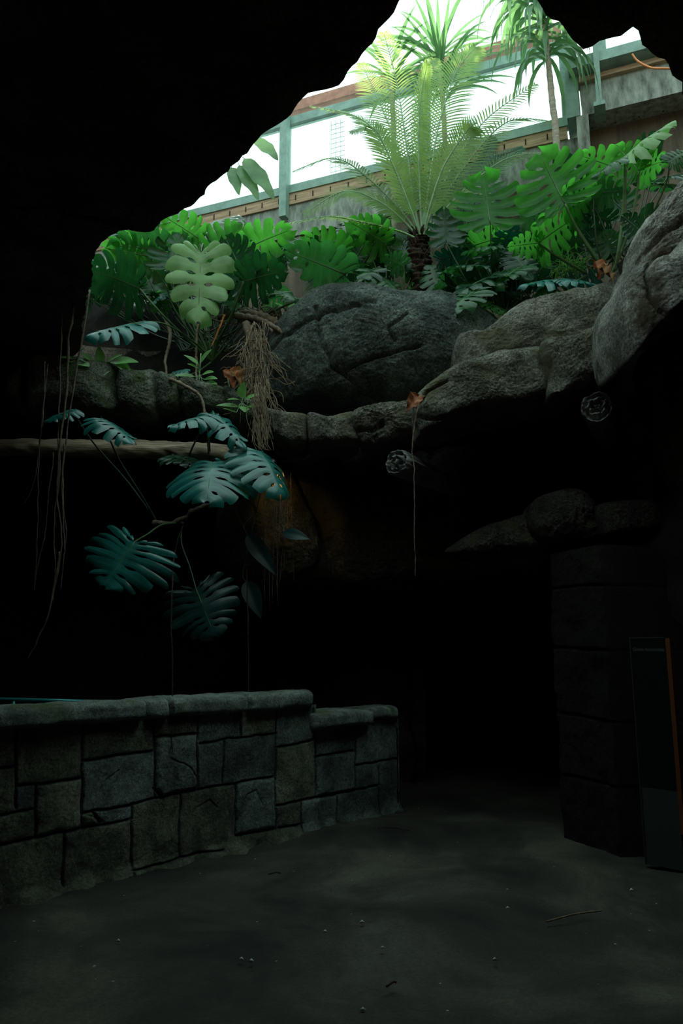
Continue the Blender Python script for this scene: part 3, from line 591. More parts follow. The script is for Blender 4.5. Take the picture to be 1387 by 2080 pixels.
# ------------------------------------------------------------------ leaves
def monstera(P0, P1, nh, wr, m, parent, nl=9, droop=.18, cup=.12, curl=.05, seed=0, holes=True, petiole=None, pm='petiole', pr=.009, slit=.42, label=None):
    r = random.Random(seed); P0 = Vector(P0); P1 = Vector(P1); Y = (P1 - P0); L = Y.length; Y.normalize()
    X = Y.cross(Vector(nh)); X.normalize(); Zn = X.cross(Y)
    marg = [(.02, -.03), (.13, -.17), (.30, -.20), (.45, -.08), (.52, .13), (.50, .36), (.42, .58), (.30, .77), (.16, .91), (.0, 1.0)]
    mc = catmull([Vector((x, y, 0)) for x, y in marg], 200)
    def B(a): q = a * 199; i = min(198, int(q)); return mc[i].lerp(mc[i + 1], q - i)
    def Mi(a): return Vector((0, .93 * max(0, (a - .16) / .84) ** 1.15, 0))
    V = []; Fc = []; vein = []; nt_ = 11; mcol = 6
    nl = max(5, nl - 1); bnd = [0.] + [(.10 + .86 * (k / (nl - 1)) ** .95) + r.uniform(-.022, .022) for k in range(nl - 1)] + [1.]
    for side in (1, -1):
        ts = [1.2] + [slit + r.uniform(-.1, .22) for _ in range(nl - 1)] + [1.2]
        if nl > 3: ts[nl - 1] = .75
        hp = [r.random() < .75 and holes for _ in range(nl + 1)]
        for k in range(nl):
            a0, a1 = bnd[k], bnd[k + 1]; w_ = a1 - a0; base = len(V); li = r.uniform(-.07, .05); tw = r.uniform(-.05, .05)
            for j in range(nt_):
                t = j / (nt_ - 1)
                def gap(b):
                    if b in (0, nl): return 0.
                    g = 0.
                    if t > ts[b]: g = (.035 + .15 * ((t - ts[b]) / (1 - ts[b])) ** 1.1)
                    if hp[b] and .12 < t < .38: g = max(g, .20 * math.sin((t - .12) / .26 * math.pi))
                    return g * min(w_, .12) * (1 if t < .4 else 1.15)
                g0 = gap(k); g1 = gap(k + 1)
                for i in range(mcol + 1):
                    u = i / mcol; a = (a0 + g0) + (a1 - g1 - a0 - g0) * u
                    e = Mi(a); b = B(a); tm = t * (1 - (.16 if 0 < k < nl - 1 else .03) * (1 - u) ** 2 - .06 * max(0, 2 * u - 1) ** 4)
                    ctl = e.lerp(b, .5) + Vector((.06, -.09 * (1 - a) if a > .25 else 0, 0))
                    p = e * (1 - tm) ** 2 + ctl * 2 * tm * (1 - tm) + b * tm * tm
                    x = p.x * wr * 2 * side; y = p.y
                    z = -droop * max(0, y) ** 2 - cup * (abs(x) ** 1.6) * 1.6 + .030 * tm * (1 - (2 * u - 1) ** 2) - curl * tm ** 3 * (1 + .8 * math.sin(k * 2.1 + side))
                    z += li * tm ** 2 + tw * (2 * u - 1) * tm ** 2
                    z += .02 * noise.noise(Vector((x * 4, y * 4, seed)))
                    V.append(P0 + X * x * L + Y * y * L + Zn * z * L); vein.append(.45 if i == mcol // 2 and j < 9 or abs(x) < .012 else 0.)
            for j in range(nt_ - 1):
                for i in range(mcol):
                    q = base + j * (mcol + 1) + i; f = (q, q + 1, q + mcol + 2, q + mcol + 1); Fc.append(f if side == 1 else f[::-1])
    o = build('leaf', V, Fc, m, parent)
    ca = o.data.color_attributes.new('vein', 'FLOAT_COLOR', 'POINT'); ca.data.foreach_set('color', [c for v in vein for c in (v, v, v, 1)])
    if label: o['label'] = label
    mid = [P0 + Y * y * L - Zn * (droop * y * y + .006) * L for y in [i / 10 for i in range(10)]]
    mbb = MB(); mbb.tube(mid, [.008 * L * (1.15 - i / 10) + .0015 for i in range(10)], 6); mbb.build('midrib', M[pm], o, True)
    if petiole is not None:
        pp = [Vector(q) for q in petiole]; mbb = MB(); c_ = catmull([P0] + pp, 16)
        mbb.tube(c_, [pr * (.75 + .5 * i / 15) for i in range(16)], 8); mbb.build('petiole', M[pm], o, True)
    return o
UP = (0, -.45, .9); FC = (0, -1, .15); UN = (.0, .62, .75)
def fill(polys, n, Y0, Y1, base, seed, mats=('lf', 'lf_dark', 'lf_bright', 'lf', 'lf_dark'), L=(45, 85)):
    r = random.Random(seed); out = []
    for i in range(n):
        x0, y0, x1, y1 = polys[i % len(polys)]; x = r.uniform(x0, x1); y = r.uniform(y0, y1); a = r.uniform(-2.6, .5); l_ = r.uniform(*L); Y = r.uniform(Y0, Y1)
        nh = r.choice([UN, UP, (r.uniform(-.5, .5), -.6, .6), (r.uniform(-.4, .4), .7, .5)])
        out.append(((x, y), (x + l_ * math.cos(a), y + l_ * math.sin(a) * .8), Y, r.uniform(-.2, .25), nh, r.uniform(.42, .62), r.choice(mats), dict(pet=[((x + base[0]) / 2 + r.uniform(-25, 25), (y + base[1]) / 2 + 10, Y), (base[0] + r.uniform(-70, 70), base[1] - 20, base[2])], nl=8, pm='petiole_dark')))
    return out
def plant(name, loc, label, leaves, cat='plant', group=None):
    t = thing(name, loc, label, cat, group)
    for k, lf in enumerate(leaves):
        b, e, Y, dY, nh, wr, mat, kw = lf
        kw = dict(kw); pet = kw.pop('pet', None)
        monstera(at(*b, Y), at(*e, Y + dY), nh, wr, M[mat], t, seed=hash(name + str(b)) % 997 if False else int(b[0] * 7 + b[1]), petiole=[at(*q) for q in pet] if pet else None, **kw)
    return t
A0 = (430, 735, 7.9)
plant('monstera_plant', at(*A0), 'large split-leaf monstera filling the left bed above the mossy ledge', [
    ((283, 586), (185, 540), 7.3, .05, UN, .62, 'lf_dark', dict(pet=[(330, 640, 7.4), (388, 696, 7.7), A0], pr=.014)),
    ((290, 653), (166, 672), 7.0, -.25, (0, -.55, .8), .42, 'lf_teal', dict(droop=.1, cup=.45, pet=[(340, 660, 7.3), (400, 700, 7.7), A0])),
    ((408, 512), (402, 660), 7.2, -.1, (.12, -1, .15), .42, 'lf_young', dict(pet=[(412, 500, 7.3), (400, 600, 7.6), A0], holes=True, slit=.7, droop=.03, pm='petiole')),
    ((495, 572), (578, 545), 7.3, .1, UN, .62, 'lf_dark', dict(pet=[(470, 640, 7.5), (440, 700, 7.8), A0], pr=.016)),
    ((497, 570), (470, 490), 7.45, .2, UN, .5, 'lf_dark', dict(pet=[(470, 640, 7.5), (440, 700, 7.8), A0], pr=.012)),
    ((700, 556), (576, 505), 7.3, .1, (.1, .75, .6), .36, 'lf', dict(slit=.68, pet=[(650, 590, 7.5), (570, 625, 7.7), (500, 660, 7.8)], pr=.011, droop=.05)),
    ((440, 540), (484, 468), 7.6, .3, UN, .5, 'lf_bright', dict(pet=[(445, 600, 7.8), A0])),
    ((500, 505), (585, 462), 7.7, .2, UN, .42, 'lf_bright', dict(pet=[(480, 600, 7.8), A0])),
    ((414, 470), (478, 420), 7.9, .2, (-.2, -.6, .7), .62, 'lf', dict(pet=[(415, 560, 7.9), A0], label='pale bluish upper leaf')),
    ((405, 485), (338, 440), 7.9, .1, (.1, .9, .5), .42, 'lf_bright', dict(pet=[(410, 560, 7.9), A0])),
    ((340, 546), (368, 482), 7.5, .15, (0, .8, .5), .55, 'lf', dict(pet=[(350, 620, 7.7), A0])),
    ((335, 512), (240, 492), 7.6, .2, UN, .5, 'lf', dict(pet=[(370, 600, 7.8), A0])),
    ((300, 520), (215, 505), 7.7, .1, (0, .85, .4), .45, 'lf_bright', dict(pet=[(360, 620, 7.8), A0])),
    ((262, 560), (205, 600), 7.5, .1, UN, .5, 'lf_dark', dict(pet=[(330, 640, 7.6), A0])),
    ((455, 600), (520, 640), 7.8, -.1, UP, .5, 'lf', dict(pet=[(440, 650, 7.9), A0])),
    ((560, 590), (600, 600), 7.6, -.2, UP, .6, 'lf', dict(pet=[(520, 630, 7.8), A0])),
    ((350, 590), (300, 610), 7.8, -.1, UP, .5, 'lf_teal', dict(pet=[(390, 640, 7.9), A0])),
    ((470, 520), (430, 480), 8.0, .1, UN, .5, 'lf', dict(pet=[(460, 600, 8), A0])),
    ((345, 760), (380, 745), 7.4, -.15, (0, -.7, .7), .55, 'lf_teal', dict(pet=[(390, 760, 7.6), A0])),
    ((380, 620), (350, 580), 8.1, .1, UN, .5, 'lf_dark', dict(pet=[(400, 680, 8.0), A0])),
    ((520, 560), (560, 520), 8.0, .2, UN, .5, 'lf', dict(pet=[(500, 620, 8), A0])),
] + fill([(200, 500, 400, 600), (230, 480, 450, 560), (400, 480, 600, 560), (420, 540, 560, 620), (180, 560, 330, 640)], 40, 7.9, 8.6, A0, 21))
B0 = (800, 640, 8.4)
plant('monstera_plant', at(*B0), 'monstera clump behind the big boulder left of the cycad trunk', [
    ((782, 494), (712, 447), 8.2, .1, UN, .48, 'lf_bright', dict(pet=[(800, 540, 8.3), B0])),
    ((700, 512), (624, 474), 8.2, .15, UN, .42, 'lf_bright', dict(pet=[(720, 560, 8.3), B0])),
    ((755, 548), (825, 588), 7.8, -.2, (0, -.3, .9), .5, 'lf', dict(pet=[(780, 600, 8.2), B0], cup=.3)),
    ((760, 545), (705, 570), 7.8, -.2, (0, -.2, .9), .5, 'lf_dark', dict(pet=[(780, 600, 8.2), B0], cup=.3)),
    ((815, 500), (850, 545), 8.3, -.1, FC, .5, 'lf_dark', dict(pet=[(820, 560, 8.3), B0])),
    ((745, 500), (775, 450), 8.5, .2, UN, .5, 'lf', dict(pet=[(770, 560, 8.4), B0])),
    ((820, 540), (780, 520), 8.1, .0, UN, .6, 'lf', dict(pet=[(820, 590, 8.2), B0])),
    ((650, 500), (615, 540), 8.3, .0, UN, .5, 'lf_dark', dict(pet=[(700, 580, 8.3), B0])),
    ((905, 480), (965, 455), 8.0, .1, UP, .5, 'lf', dict(pet=[(895, 560, 8.2), (880, 620, 8.3)])),
    ((735, 560), (690, 545), 8.1, .1, UN, .6, 'lf_dark', dict(pet=[(760, 600, 8.2), B0])),
] + fill([(700, 480, 830, 590), (620, 480, 740, 560), (740, 520, 850, 600)], 18, 8.3, 8.8, B0, 22, L=(35, 70)))
C0 = (1025, 640, 8.0)
plant('monstera_plant', at(*C0), 'dense monstera clump right of the cycad trunk with a bright upright leaf', [
    ((996, 456), (978, 366), 7.5, .15, (0, .75, .45), .66, 'lf_bright', dict(pet=[(1000, 520, 7.7), C0], cup=.2, slit=.36)),
    ((1094, 494), (1158, 440), 7.3, .1, UN, .55, 'lf_bright', dict(pet=[(1130, 520, 7.4), (1190, 555, 7.5)], pr=.013)),
    ((1094, 494), (1030, 498), 7.3, .1, UN, .5, 'lf_bright', dict(pet=[(1130, 520, 7.4), (1190, 555, 7.5)])),
    ((1015, 555), (895, 590), 7.4, -.1, UP, .4, 'lf_dark', dict(pet=[(1020, 600, 7.7), C0])),
    ((965, 590), (898, 632), 7.2, -.2, UP, .5, 'lf', dict(pet=[(1000, 600, 7.6), C0])),
    ((985, 540), (905, 530), 7.5, .05, UP, .5, 'lf_dark', dict(pet=[(1010, 600, 7.7), C0])),
    ((1010, 500), (935, 500), 7.6, .05, UP, .5, 'lf', dict(pet=[(1015, 570, 7.8), C0])),
    ((1060, 540), (1000, 570), 7.3, -.1, UP, .5, 'lf', dict(pet=[(1050, 600, 7.7), C0])),
    ((1140, 566), (1218, 566), 7.0, -.1, (0, -.45, .9), .36, 'lf_teal', dict(pet=[(1150, 580, 7.3), (1190, 560, 7.5)], cup=.5)),
    ((1140, 568), (1052, 565), 7.05, -.05, (0, -.5, .85), .4, 'lf_teal', dict(pet=[(1150, 580, 7.3), (1190, 560, 7.5)], cup=.4)),
    ((1060, 450), (1105, 410), 7.9, .2, UN, .5, 'lf', dict(pet=[(1050, 540, 8), C0])),
    ((1080, 560), (1120, 520), 7.9, .1, UP, .5, 'lf_dark', dict(pet=[(1060, 600, 8), C0])),
    ((1000, 470), (1050, 440), 8.0, .1, UP, .5, 'lf', dict(pet=[(1010, 560, 8), C0])),
    ((960, 520), (930, 470), 8.1, .1, UN, .5, 'lf', dict(pet=[(990, 590, 8), C0])),
    ((1045, 520), (1085, 560), 7.6, -.2, FC, .5, 'lf_dark', dict(pet=[(1040, 580, 7.9), C0])),
    ((930, 560), (890, 545), 7.8, -.05, UP, .5, 'lf_dark', dict(pet=[(980, 600, 7.9), C0])),
    ((975, 610), (1030, 625), 7.5, -.2, UP, .5, 'lf_bright', dict(pet=[(1000, 630, 7.8), C0])),
] + fill([(900, 470, 1080, 610), (890, 520, 1040, 620), (1000, 440, 1150, 560), (1040, 540, 1180, 600)], 40, 7.7, 8.5, C0, 23, ('lf', 'lf_dark', 'lf_teal', 'lf_bright', 'lf_dark')))
D0 = (1240, 560, 7.3)
plant('monstera_plant', at(*D0), 'tall monstera by the pale right rock with a drooping leaf coloured pale for sunlight', [
    ((1147, 414), (1098, 322), 7.0, .15, (.1, .75, .6), .66, 'lf_bright', dict(pet=[(1180, 480, 7.1), (1225, 545, 7.2), D0], pr=.016, slit=.34)),
    ((1147, 412), (1205, 380), 7.1, .1, UN, .55, 'lf_bright', dict(pet=[(1180, 480, 7.1), (1225, 545, 7.2), D0])),
    ((1150, 425), (1196, 378), 7.3, .1, UN, .6, 'lf_dark', dict(pet=[(1190, 490, 7.3), D0])),
    ((1270, 318), (1361, 226), 6.5, -.1, (-.8, -.4, .5), .34, 'lf_young', dict(pet=[(1268, 400, 6.8), (1258, 500, 7.0), (1250, 548, 7.2)], pr=.017, pm='petiole_pale', cup=.55)),  # pale leaf colour stands in for the sun's white gloss
    ((1270, 318), (1195, 350), 6.5, .1, (-.1, -.6, .8), .42, 'lf', dict(cup=.3)),
    ((1298, 347), (1258, 300), 6.7, .1, (0, .5, .85), .6, 'lf_bright', dict(pet=[(1292, 400, 6.8), (1270, 490, 7.0), D0], pr=.013, pm='petiole_pale')),
    ((1298, 347), (1345, 322), 6.7, .1, (0, .6, .8), .5, 'lf_bright', dict(pet=[(1292, 400, 6.8), (1270, 490, 7.0), D0], pm='petiole_pale')),
    ((1262, 345), (1176, 312), 7.1, .1, UN, .42, 'lf_bright', dict(pet=[(1270, 430, 7.1), D0])),
    ((1300, 468), (1336, 428), 6.6, .1, UN, .55, 'lf_dark', dict(pet=[(1290, 500, 6.9), (1262, 545, 7.1)], pr=.014)),
    ((1300, 468), (1268, 440), 6.7, .1, UN, .5, 'lf_dark', dict(pet=[(1290, 500, 6.9), (1262, 545, 7.1)])),
    ((1240, 450), (1180, 425), 7.4, .1, UN, .5, 'lf_dark', dict(pet=[(1250, 500, 7.4), D0])),
    ((1360, 330), (1400, 300), 6.3, .0, FC, .5, 'lf', dict(pet=[(1350, 380, 6.5), (1300, 480, 6.9), D0])),
    ((1215, 500), (1190, 470), 7.4, .1, UN, .5, 'lf_dark', dict(pet=[(1230, 530, 7.3), D0])),
] + fill([(1150, 420, 1300, 520), (1160, 330, 1290, 400), (1280, 330, 1380, 420)], 14, 7.2, 7.8, D0, 24, ('lf_dark', 'lf', 'lf_dark')))
E0 = (372, 1062, 6.9)
plant('monstera_plant', at(*E0), 'hanging monstera with skylight tint in its leaf colour, trailing below the log on the left', [
    ((146, 832), (86, 846), 6.4, -.2, (0, -.35, .95), .5, 'lf_teal', dict(cup=.35, pet=[(190, 900, 6.6), (260, 980, 6.8), (318, 1060, 6.9)], pm='petiole_dark')),
    ((206, 850), (278, 886), 6.3, -.15, (0, -.3, .95), .45, 'lf_teal', dict(cup=.4, pet=[(240, 930, 6.6), (290, 1010, 6.8), (318, 1060, 6.9)], pm='petiole_dark')),
    ((430, 842), (338, 852), 6.5, -.2, (0, -.4, .9), .42, 'lf_teal', dict(cup=.5, pet=[(400, 890, 6.7), (380, 940, 6.9), (375, 1000, 7.0)], pm='petiole_dark')),
    ((432, 842), (506, 894), 6.5, -.2, (.1, -.5, .85), .34, 'lf_teal', dict(cup=.5, pet=[(425, 880, 6.7), (426, 930, 6.9), (420, 1000, 7.0)], pm='petiole_dark')),
    ((432, 938), (418, 985), 6.35, -.42, (0, -.12, 1), .78, 'lf_teal', dict(cup=.35, droop=.35, pet=[(455, 985, 6.5), (480, 1040, 6.7), (500, 1085, 6.9)], slit=.4, pm='petiole', pr=.006)),
    ((525, 916), (590, 975), 6.5, -.3, (.2, -.2, 1), .6, 'lf_teal', dict(cup=.4, droop=.35, pet=[(510, 930, 6.8), (480, 960, 7.0)], pm='petiole_dark')),
    ((505, 915), (490, 940), 6.8, -.3, (0, -.3, 1), .7, 'lf_teal', dict(cup=.3, droop=.3, pet=[(500, 960, 6.9), (450, 1020, 7.0)], pm='petiole_dark')),
    ((274, 1100), (204, 1192), 6.2, -.15, (-.1, -.88, .35), .98, 'lf_teal', dict(nl=10, slit=.45, cup=.15, droop=.08, curl=.05, pet=[(300, 1085, 6.5), (330, 1066, 6.7), E0], pm='petiole')),
    ((398, 1196), (438, 1298), 6.3, -.1, (.1, -.98, .12), .70, 'lf_deep', dict(nl=10, cup=.15, droop=.05, pet=[(385, 1150, 6.5), (368, 1100, 6.7), E0], pm='petiole', pr=.007)),
    ((350, 925), (400, 935), 6.8, -.2, UP, .5, 'lf_dark', dict(pet=[(380, 960, 7), (378, 1000, 7)], pm='petiole_dark')),
])
def simple_leaf(P0, P1, nh, wr, m, parent, name='leaf', fold=.25, droop=.15, petiole=None, pm='petiole', pr=.004, wav=.0, label=None):
    P0 = Vector(P0); P1 = Vector(P1); Y = P1 - P0; L = Y.length; Y.normalize(); X = Y.cross(Vector(nh)).normalized(); Zn = X.cross(Y)
    V = []; nn = 14; mm = 6
    for j in range(nn + 1):
        t = j / nn; wdt = wr * math.sin(math.pi * t ** .75) ** .8 * (1 - .25 * t) if 0 < t < 1 else 0
        for i in range(-mm // 2, mm // 2 + 1):
            u = i / (mm / 2); x = u * wdt; z = -droop * t * t + fold * abs(x) - .3 * x * x + wav * math.sin(t * 17 + (u > 0) * 2) * abs(u)
            V.append(P0 + X * x * L + Y * t * L + Zn * z * L)
    k = mm + 1; Fc = [(j * k + i, j * k + i + 1, (j + 1) * k + i + 1, (j + 1) * k + i) for j in range(nn) for i in range(mm)]
    o = build(name, V, Fc, m, parent)
    if label: o['label'] = label
    if petiole: mb = MB(); mb.tube(catmull([P0] + [Vector(q) for q in petiole], 10), pr, 6); mb.build('petiole', M[pm], o, True)
    return o
# simple dark leaves low on the hanging plant
ph = thing('philodendron', at(520, 1075, 6.95), 'dark long-leaved climber hanging before the tunnel mouth', 'plant')
for b, e, Y, wr, mt in (((502, 1086), (560, 1162), 6.8, .2, 'lf_deep'), ((500, 1180), (530, 1252), 6.9, .25, 'lf_deep'), ((575, 1082), (626, 1090), 6.9, .26, 'lf_deep'), ((480, 975), (505, 1005), 6.8, .4, 'lf_small'), ((545, 985), (565, 968), 6.8, .35, 'lf_small'), ((470, 800), (520, 870), 7.0, .3, 'lf_dark'), ((500, 985), (475, 960), 6.8, .35, 'lf')):
    simple_leaf(at(*b, Y), at(*e, Y - .1), (0, -.9, .4), wr, M[mt], ph, petiole=[at(b[0] - 6, b[1] - 20, Y + .05), at(520, 1040, 7.05)])
# seedlings
def seedling(px, py, Y, lv, label, ht=50):
    t = thing('seedling', at(px, py, Y), label, 'seedling', 'bright green seedlings on the left ledge')
    mb = MB(); mb.tube(catmull([at(px, py, Y), at(px + 2, py - ht * .5, Y), at(px + 4, py - ht, Y)], 8), .006, 6); mb.build('stem', M['petiole_pale'], t, True)
    for b, e, wr in lv:
        simple_leaf(at(*b, Y - .03), at(*e, Y - .12), (random.uniform(-.3, .3), -.8, .7), wr, M['lf_small'], t, petiole=[at((b[0] + px) / 2, (b[1] + py) / 2 - 6, Y), at(px + 1, py - ht * .3, Y)], pm='petiole_pale')
seedling(404, 778, 6.95, [((408, 736), (426, 707), .36), ((403, 740), (376, 718), .27), ((403, 748), (382, 736), .3), ((412, 760), (432, 752), .3), ((415, 770), (440, 765), .3), ((395, 765), (352, 758), .22), ((390, 775), (355, 772), .25), ((415, 778), (440, 776), .3), ((398, 772), (376, 780), .3)], 'upright light green seedling on the ledge beside the curved root', 60)
seedling(490, 830, 6.8, [((491, 808), (493, 776), .42), ((497, 812), (524, 797), .26), ((486, 812), (462, 808), .25), ((484, 826), (440, 818), .2), ((496, 826), (497, 834), .5), ((502, 826), (538, 820), .18), ((480, 838), (455, 826), .25)], 'light green seedling with a round top leaf by the root tangle', 45)
seedling(205, 752, 6.95, [((190, 735), (163, 712), .3), ((195, 740), (155, 722), .3), ((205, 738), (200, 702), .3), ((215, 735), (245, 716), .3), ((212, 742), (212, 758), .5), ((225, 735), (278, 728), .28), ((240, 735), (265, 757), .28), ((180, 742), (170, 758), .4), ((200, 745), (188, 757), .5)], 'spreading light green seedling on the large mossy block', 30)
seedling(158, 745, 6.9, [((150, 730), (120, 722), .3), ((156, 728), (168, 704), .4), ((160, 738), (180, 740), .4), ((150, 738), (135, 732), .35)], 'small seedling left on the mossy block behind the hanging roots', 26)
seedling(590, 640, 7.9, [((585, 625), (612, 605), .35), ((580, 630), (560, 612), .35), ((590, 634), (622, 628), .3), ((578, 636), (548, 638), .3), ((600, 640), (598, 612), .3)], 'small green seedling just left of the big boulder top', 30)

# ------------------------------------------------------------------ cycads
def frond(path, nh, ll, m, parent, n=56, wl=.023, bare=.30, pm='petiole_pale', ang=.55, droop=.25, seed=0, label=None):
    r = random.Random(seed); P = catmull(path, n + int(n * bare)); nb = int(n * bare); V = []; Fc = []
    L = len(P); nh = Vector(nh).normalized()
    for i in range(nb, L):
        t = (i - nb) / (L - nb); T = (P[min(i + 1, L - 1)] - P[i - 1]).normalized(); Sd = T.cross(nh).normalized(); N = Sd.cross(T)
        ln = ll * (math.sin(math.pi * min(1, .05 + t * .95)) ** .5 if t < 1 else .1) * (1 - .3 * t)
        fwd = ang + .5 * t
        for s in (1, -1):
            d = (Sd * s + T * fwd + N * .18 + Vector((r.uniform(-.05, .05), r.uniform(-.05, .05), r.uniform(-.05, .05)))).normalized(); wv = T * wl
            b = len(V); p = P[i]; K = 5
            for k in range(K):
                q = k / (K - 1); ww = wv * (.75 + .5 * math.sin(q * 2.6)) * (1 - q ** 3) + wv * .02
                c = p + d * ln * q + Vector((0, 0, -droop * ln * q * q)) - N * .06 * ln * q * q
                V += [c - ww * .5, c + ww * .5]
            for k in range(K - 1): Fc.append((b + 2 * k, b + 2 * k + 1, b + 2 * k + 3, b + 2 * k + 2))
    o = build('frond', V, Fc, m, parent)
    if label: o['label'] = label
    mb = MB(); mb.tube(P, [.018 * (1 - .85 * i / L) for i in range(L)], 6); mb.build('rachis', M[pm], o, True)
    return o
K0 = (858, 492)
cy = thing('cycad', at(855, 606, 8.35), 'tall feathery cycad with pale green fronds on a dark shaggy trunk', 'cycad')
V = []
mb = MB(); tp = [at(856, 625, 8.35), at(855, 580, 8.35), at(852, 540, 8.35), at(850, 505, 8.35), at(851, 488, 8.35)]
cc = catmull(tp, 60); mb.tube(cc, [.115 + .02 * math.sin(i * 1.3) for i in range(60)], 28, .5)
rs = random.Random(3)
for i in range(150):   # old leaf bases
    q = cc[rs.randrange(2, 59)]; an = rs.uniform(0, 6.28); d = Vector((math.cos(an), math.sin(an), .9)); mb.tube([q + d * .08, q + d * .14 + Vector((0, 0, .01))], [.022, .008], 5)
mb.build('trunk', M['bark'], cy, True)
def fr(pts, dY, nh=(0, -1, .35), ll=.42, m='frond', sd=0, par=None, Y0=8.3, **k):
    n_ = len(pts); P = [at(*K0, Y0)] + [at(x, y, Y0 + dY * ((i + 1) / n_)) for i, (x, y) in enumerate(pts)]
    if par is not None and k.get('root'): pass
    k.pop('root', None); return frond(P, nh, ll, M[m], par or cy, seed=sd, **k)
FR = [([(842, 420), (826, 300), (806, 170), (780, 68)], .2, (0, -1, .1), .50),
      ([(868, 400), (890, 260), (925, 150), (966, 96)], .1, (0, -1, .1), .50),
      ([(828, 420), (782, 300), (730, 240), (636, 216)], -.2, (0, -.7, .8), .42),
      ([(836, 430), (800, 340), (760, 262), (712, 268)], -.5, (0, -.7, .7), .36),
      ([(820, 436), (748, 362), (680, 322), (600, 346)], .4, (0, -.7, .8), .36),
      ([(818, 448), (770, 410), (700, 388), (620, 432)], -.3, (0, -.8, .6), .38),
      ([(812, 470), (740, 452), (660, 440), (556, 462)], -.4, (0, -.5, .9), .36),
      ([(880, 420), (930, 320), (990, 240), (1085, 172)], .1, (0, -1, .4), .36),
      ([(886, 430), (950, 330), (1030, 248), (1120, 246)], .3, (0, -.8, .7), .36),
      ([(892, 440), (960, 370), (1040, 318), (1140, 312)], .2, (0, -.8, .7), .34),
      ([(862, 400), (868, 280), (872, 180), (880, 120)], .6, (0, -1, .1), .42),
      ([(835, 400), (800, 280), (762, 190), (735, 130)], .7, (0, -1, .2), .42),
      ([(870, 430), (900, 340), (945, 270), (965, 250)], -.5, (0, -1, .3), .36),
      ([(884, 450), (930, 400), (970, 390), (1000, 420)], -.3, (0, -.7, .8), .3),
      ([(852, 380), (850, 280), (856, 190), (868, 130)], -.3, (.8, -.6, .2), .36)]
for k, (pt, dY, nh, ll) in enumerate(FR):
    frond([at(*K0, 8.3)] + [at(x, y, 8.3 + dY * (i + 1) / 4) for i, (x, y) in enumerate(pt)], nh, ll, M['frond'], cy, seed=k, n=62 if ll > .4 else 50)
cy2 = thing('cycad', at(925, 600, 9.0), 'finer blue-green palm behind and right of the tall cycad', 'palm')
for k, (pt, nh) in enumerate([([(940, 480), (985, 370), (1060, 318), (1165, 322)], (0, -.6, .8)), ([(930, 480), (950, 400), (1000, 330), (1060, 300)], (0, -1, .4)), ([(925, 490), (930, 420), (925, 350), (945, 290)], (0, -1, .2)), ([(920, 500), (960, 450), (1000, 400), (1030, 380)], (0, -.8, .6)),
                              ([(925, 480), (905, 420), (920, 330), (970, 260)], (0, -1, .2)), ([(930, 490), (960, 420), (980, 330), (1000, 280)], (0, -1, .3)), ([(935, 500), (990, 440), (1060, 390), (1110, 400)], (0, -.6, .8))]):
    frond([at(925, 560, 9.0)] + [at(x, y, 9.0 + .1 * k) for x, y in pt], nh, .30, M['frond_cool'], cy2, seed=40 + k, n=64, wl=.02, pm='petiole_dark')
cy3 = thing('palm', at(690, 610, 8.8), 'small palm with hanging fronds between the boulder and concrete wall', 'palm')
for k, (pt, nh) in enumerate([([(690, 560), (660, 540), (640, 570), (632, 620)], (0, -1, .3)), ([(710, 540), (740, 500), (790, 500), (800, 560)], (0, -1, .3)), ([(690, 540), (650, 500), (600, 490), (570, 520)], (0, -.8, .6)), ([(735, 540), (760, 510), (745, 560), (740, 600)], (0, -1, .3)), ([(720, 530), (770, 470), (840, 480), (870, 520)], (0, -.8, .5))]):
    frond([at(692, 610, 8.8)] + [at(x, y, 8.8 - .08 * k) for x, y in pt], nh, .26, M['frond_cool'], cy3, seed=60 + k, n=46, wl=.02, pm='petiole')

# ------------------------------------------------------------------ dracaenas
def blade(P, d, L, wd, droop, m, parent, seed):
    r = random.Random(seed); V = []; K = 9; d = d.normalized(); sd_ = d.cross(Vector((0, 0, 1)));
    if sd_.length < .1: sd_ = Vector((1, 0, 0))
    sd_.normalize(); p = P.copy(); dd = d.copy()
    for k in range(K):
        t = k / (K - 1); w_ = wd * (.55 + .9 * math.sin(min(1, t * 1.3) * 1.8)) * (1 - t ** 2.5) * .6 + .001
        up = dd.cross(sd_) * .25 * w_
        V += [p - sd_ * w_ - up, p.copy(), p + sd_ * w_ - up]; dd = (dd + Vector((0, 0, -droop / K * (.4 + 2 * t)))).normalized(); p = p + dd * L / (K - 1)
    Fc = [(3 * k + i, 3 * k + i + 1, 3 * k + i + 4, 3 * k + i + 3) for k in range(K - 1) for i in (0, 1)]
    return build('leaf', V, Fc, m, parent)
def dracaena(trunk, heads, nb, label, seed, L=(.55, .9), droop=2.4, upb=.5, R=.045):
    t = thing('dracaena', trunk[0], label, 'dracaena'); mb = MB(); P = catmull(trunk, 40); mb.tube(P, [R * (1 - .35 * i / 40) + .003 * math.sin(i * 2.2) for i in range(40)], 12, .15); mb.build('trunk', M['dracbark'], t, True)
    r = random.Random(seed)
    for i in range(nb):
        h = heads[i % len(heads)]; a, b = h; q = a.lerp(b, r.random()); an = r.uniform(0, 6.283)
        d = Vector((math.cos(an), math.sin(an) * .8, r.uniform(-.1, 1.1) + upb)); blade(q, d, r.uniform(*L), .042, droop * r.uniform(.6, 1.3), M['drac'], t, i)
    return t
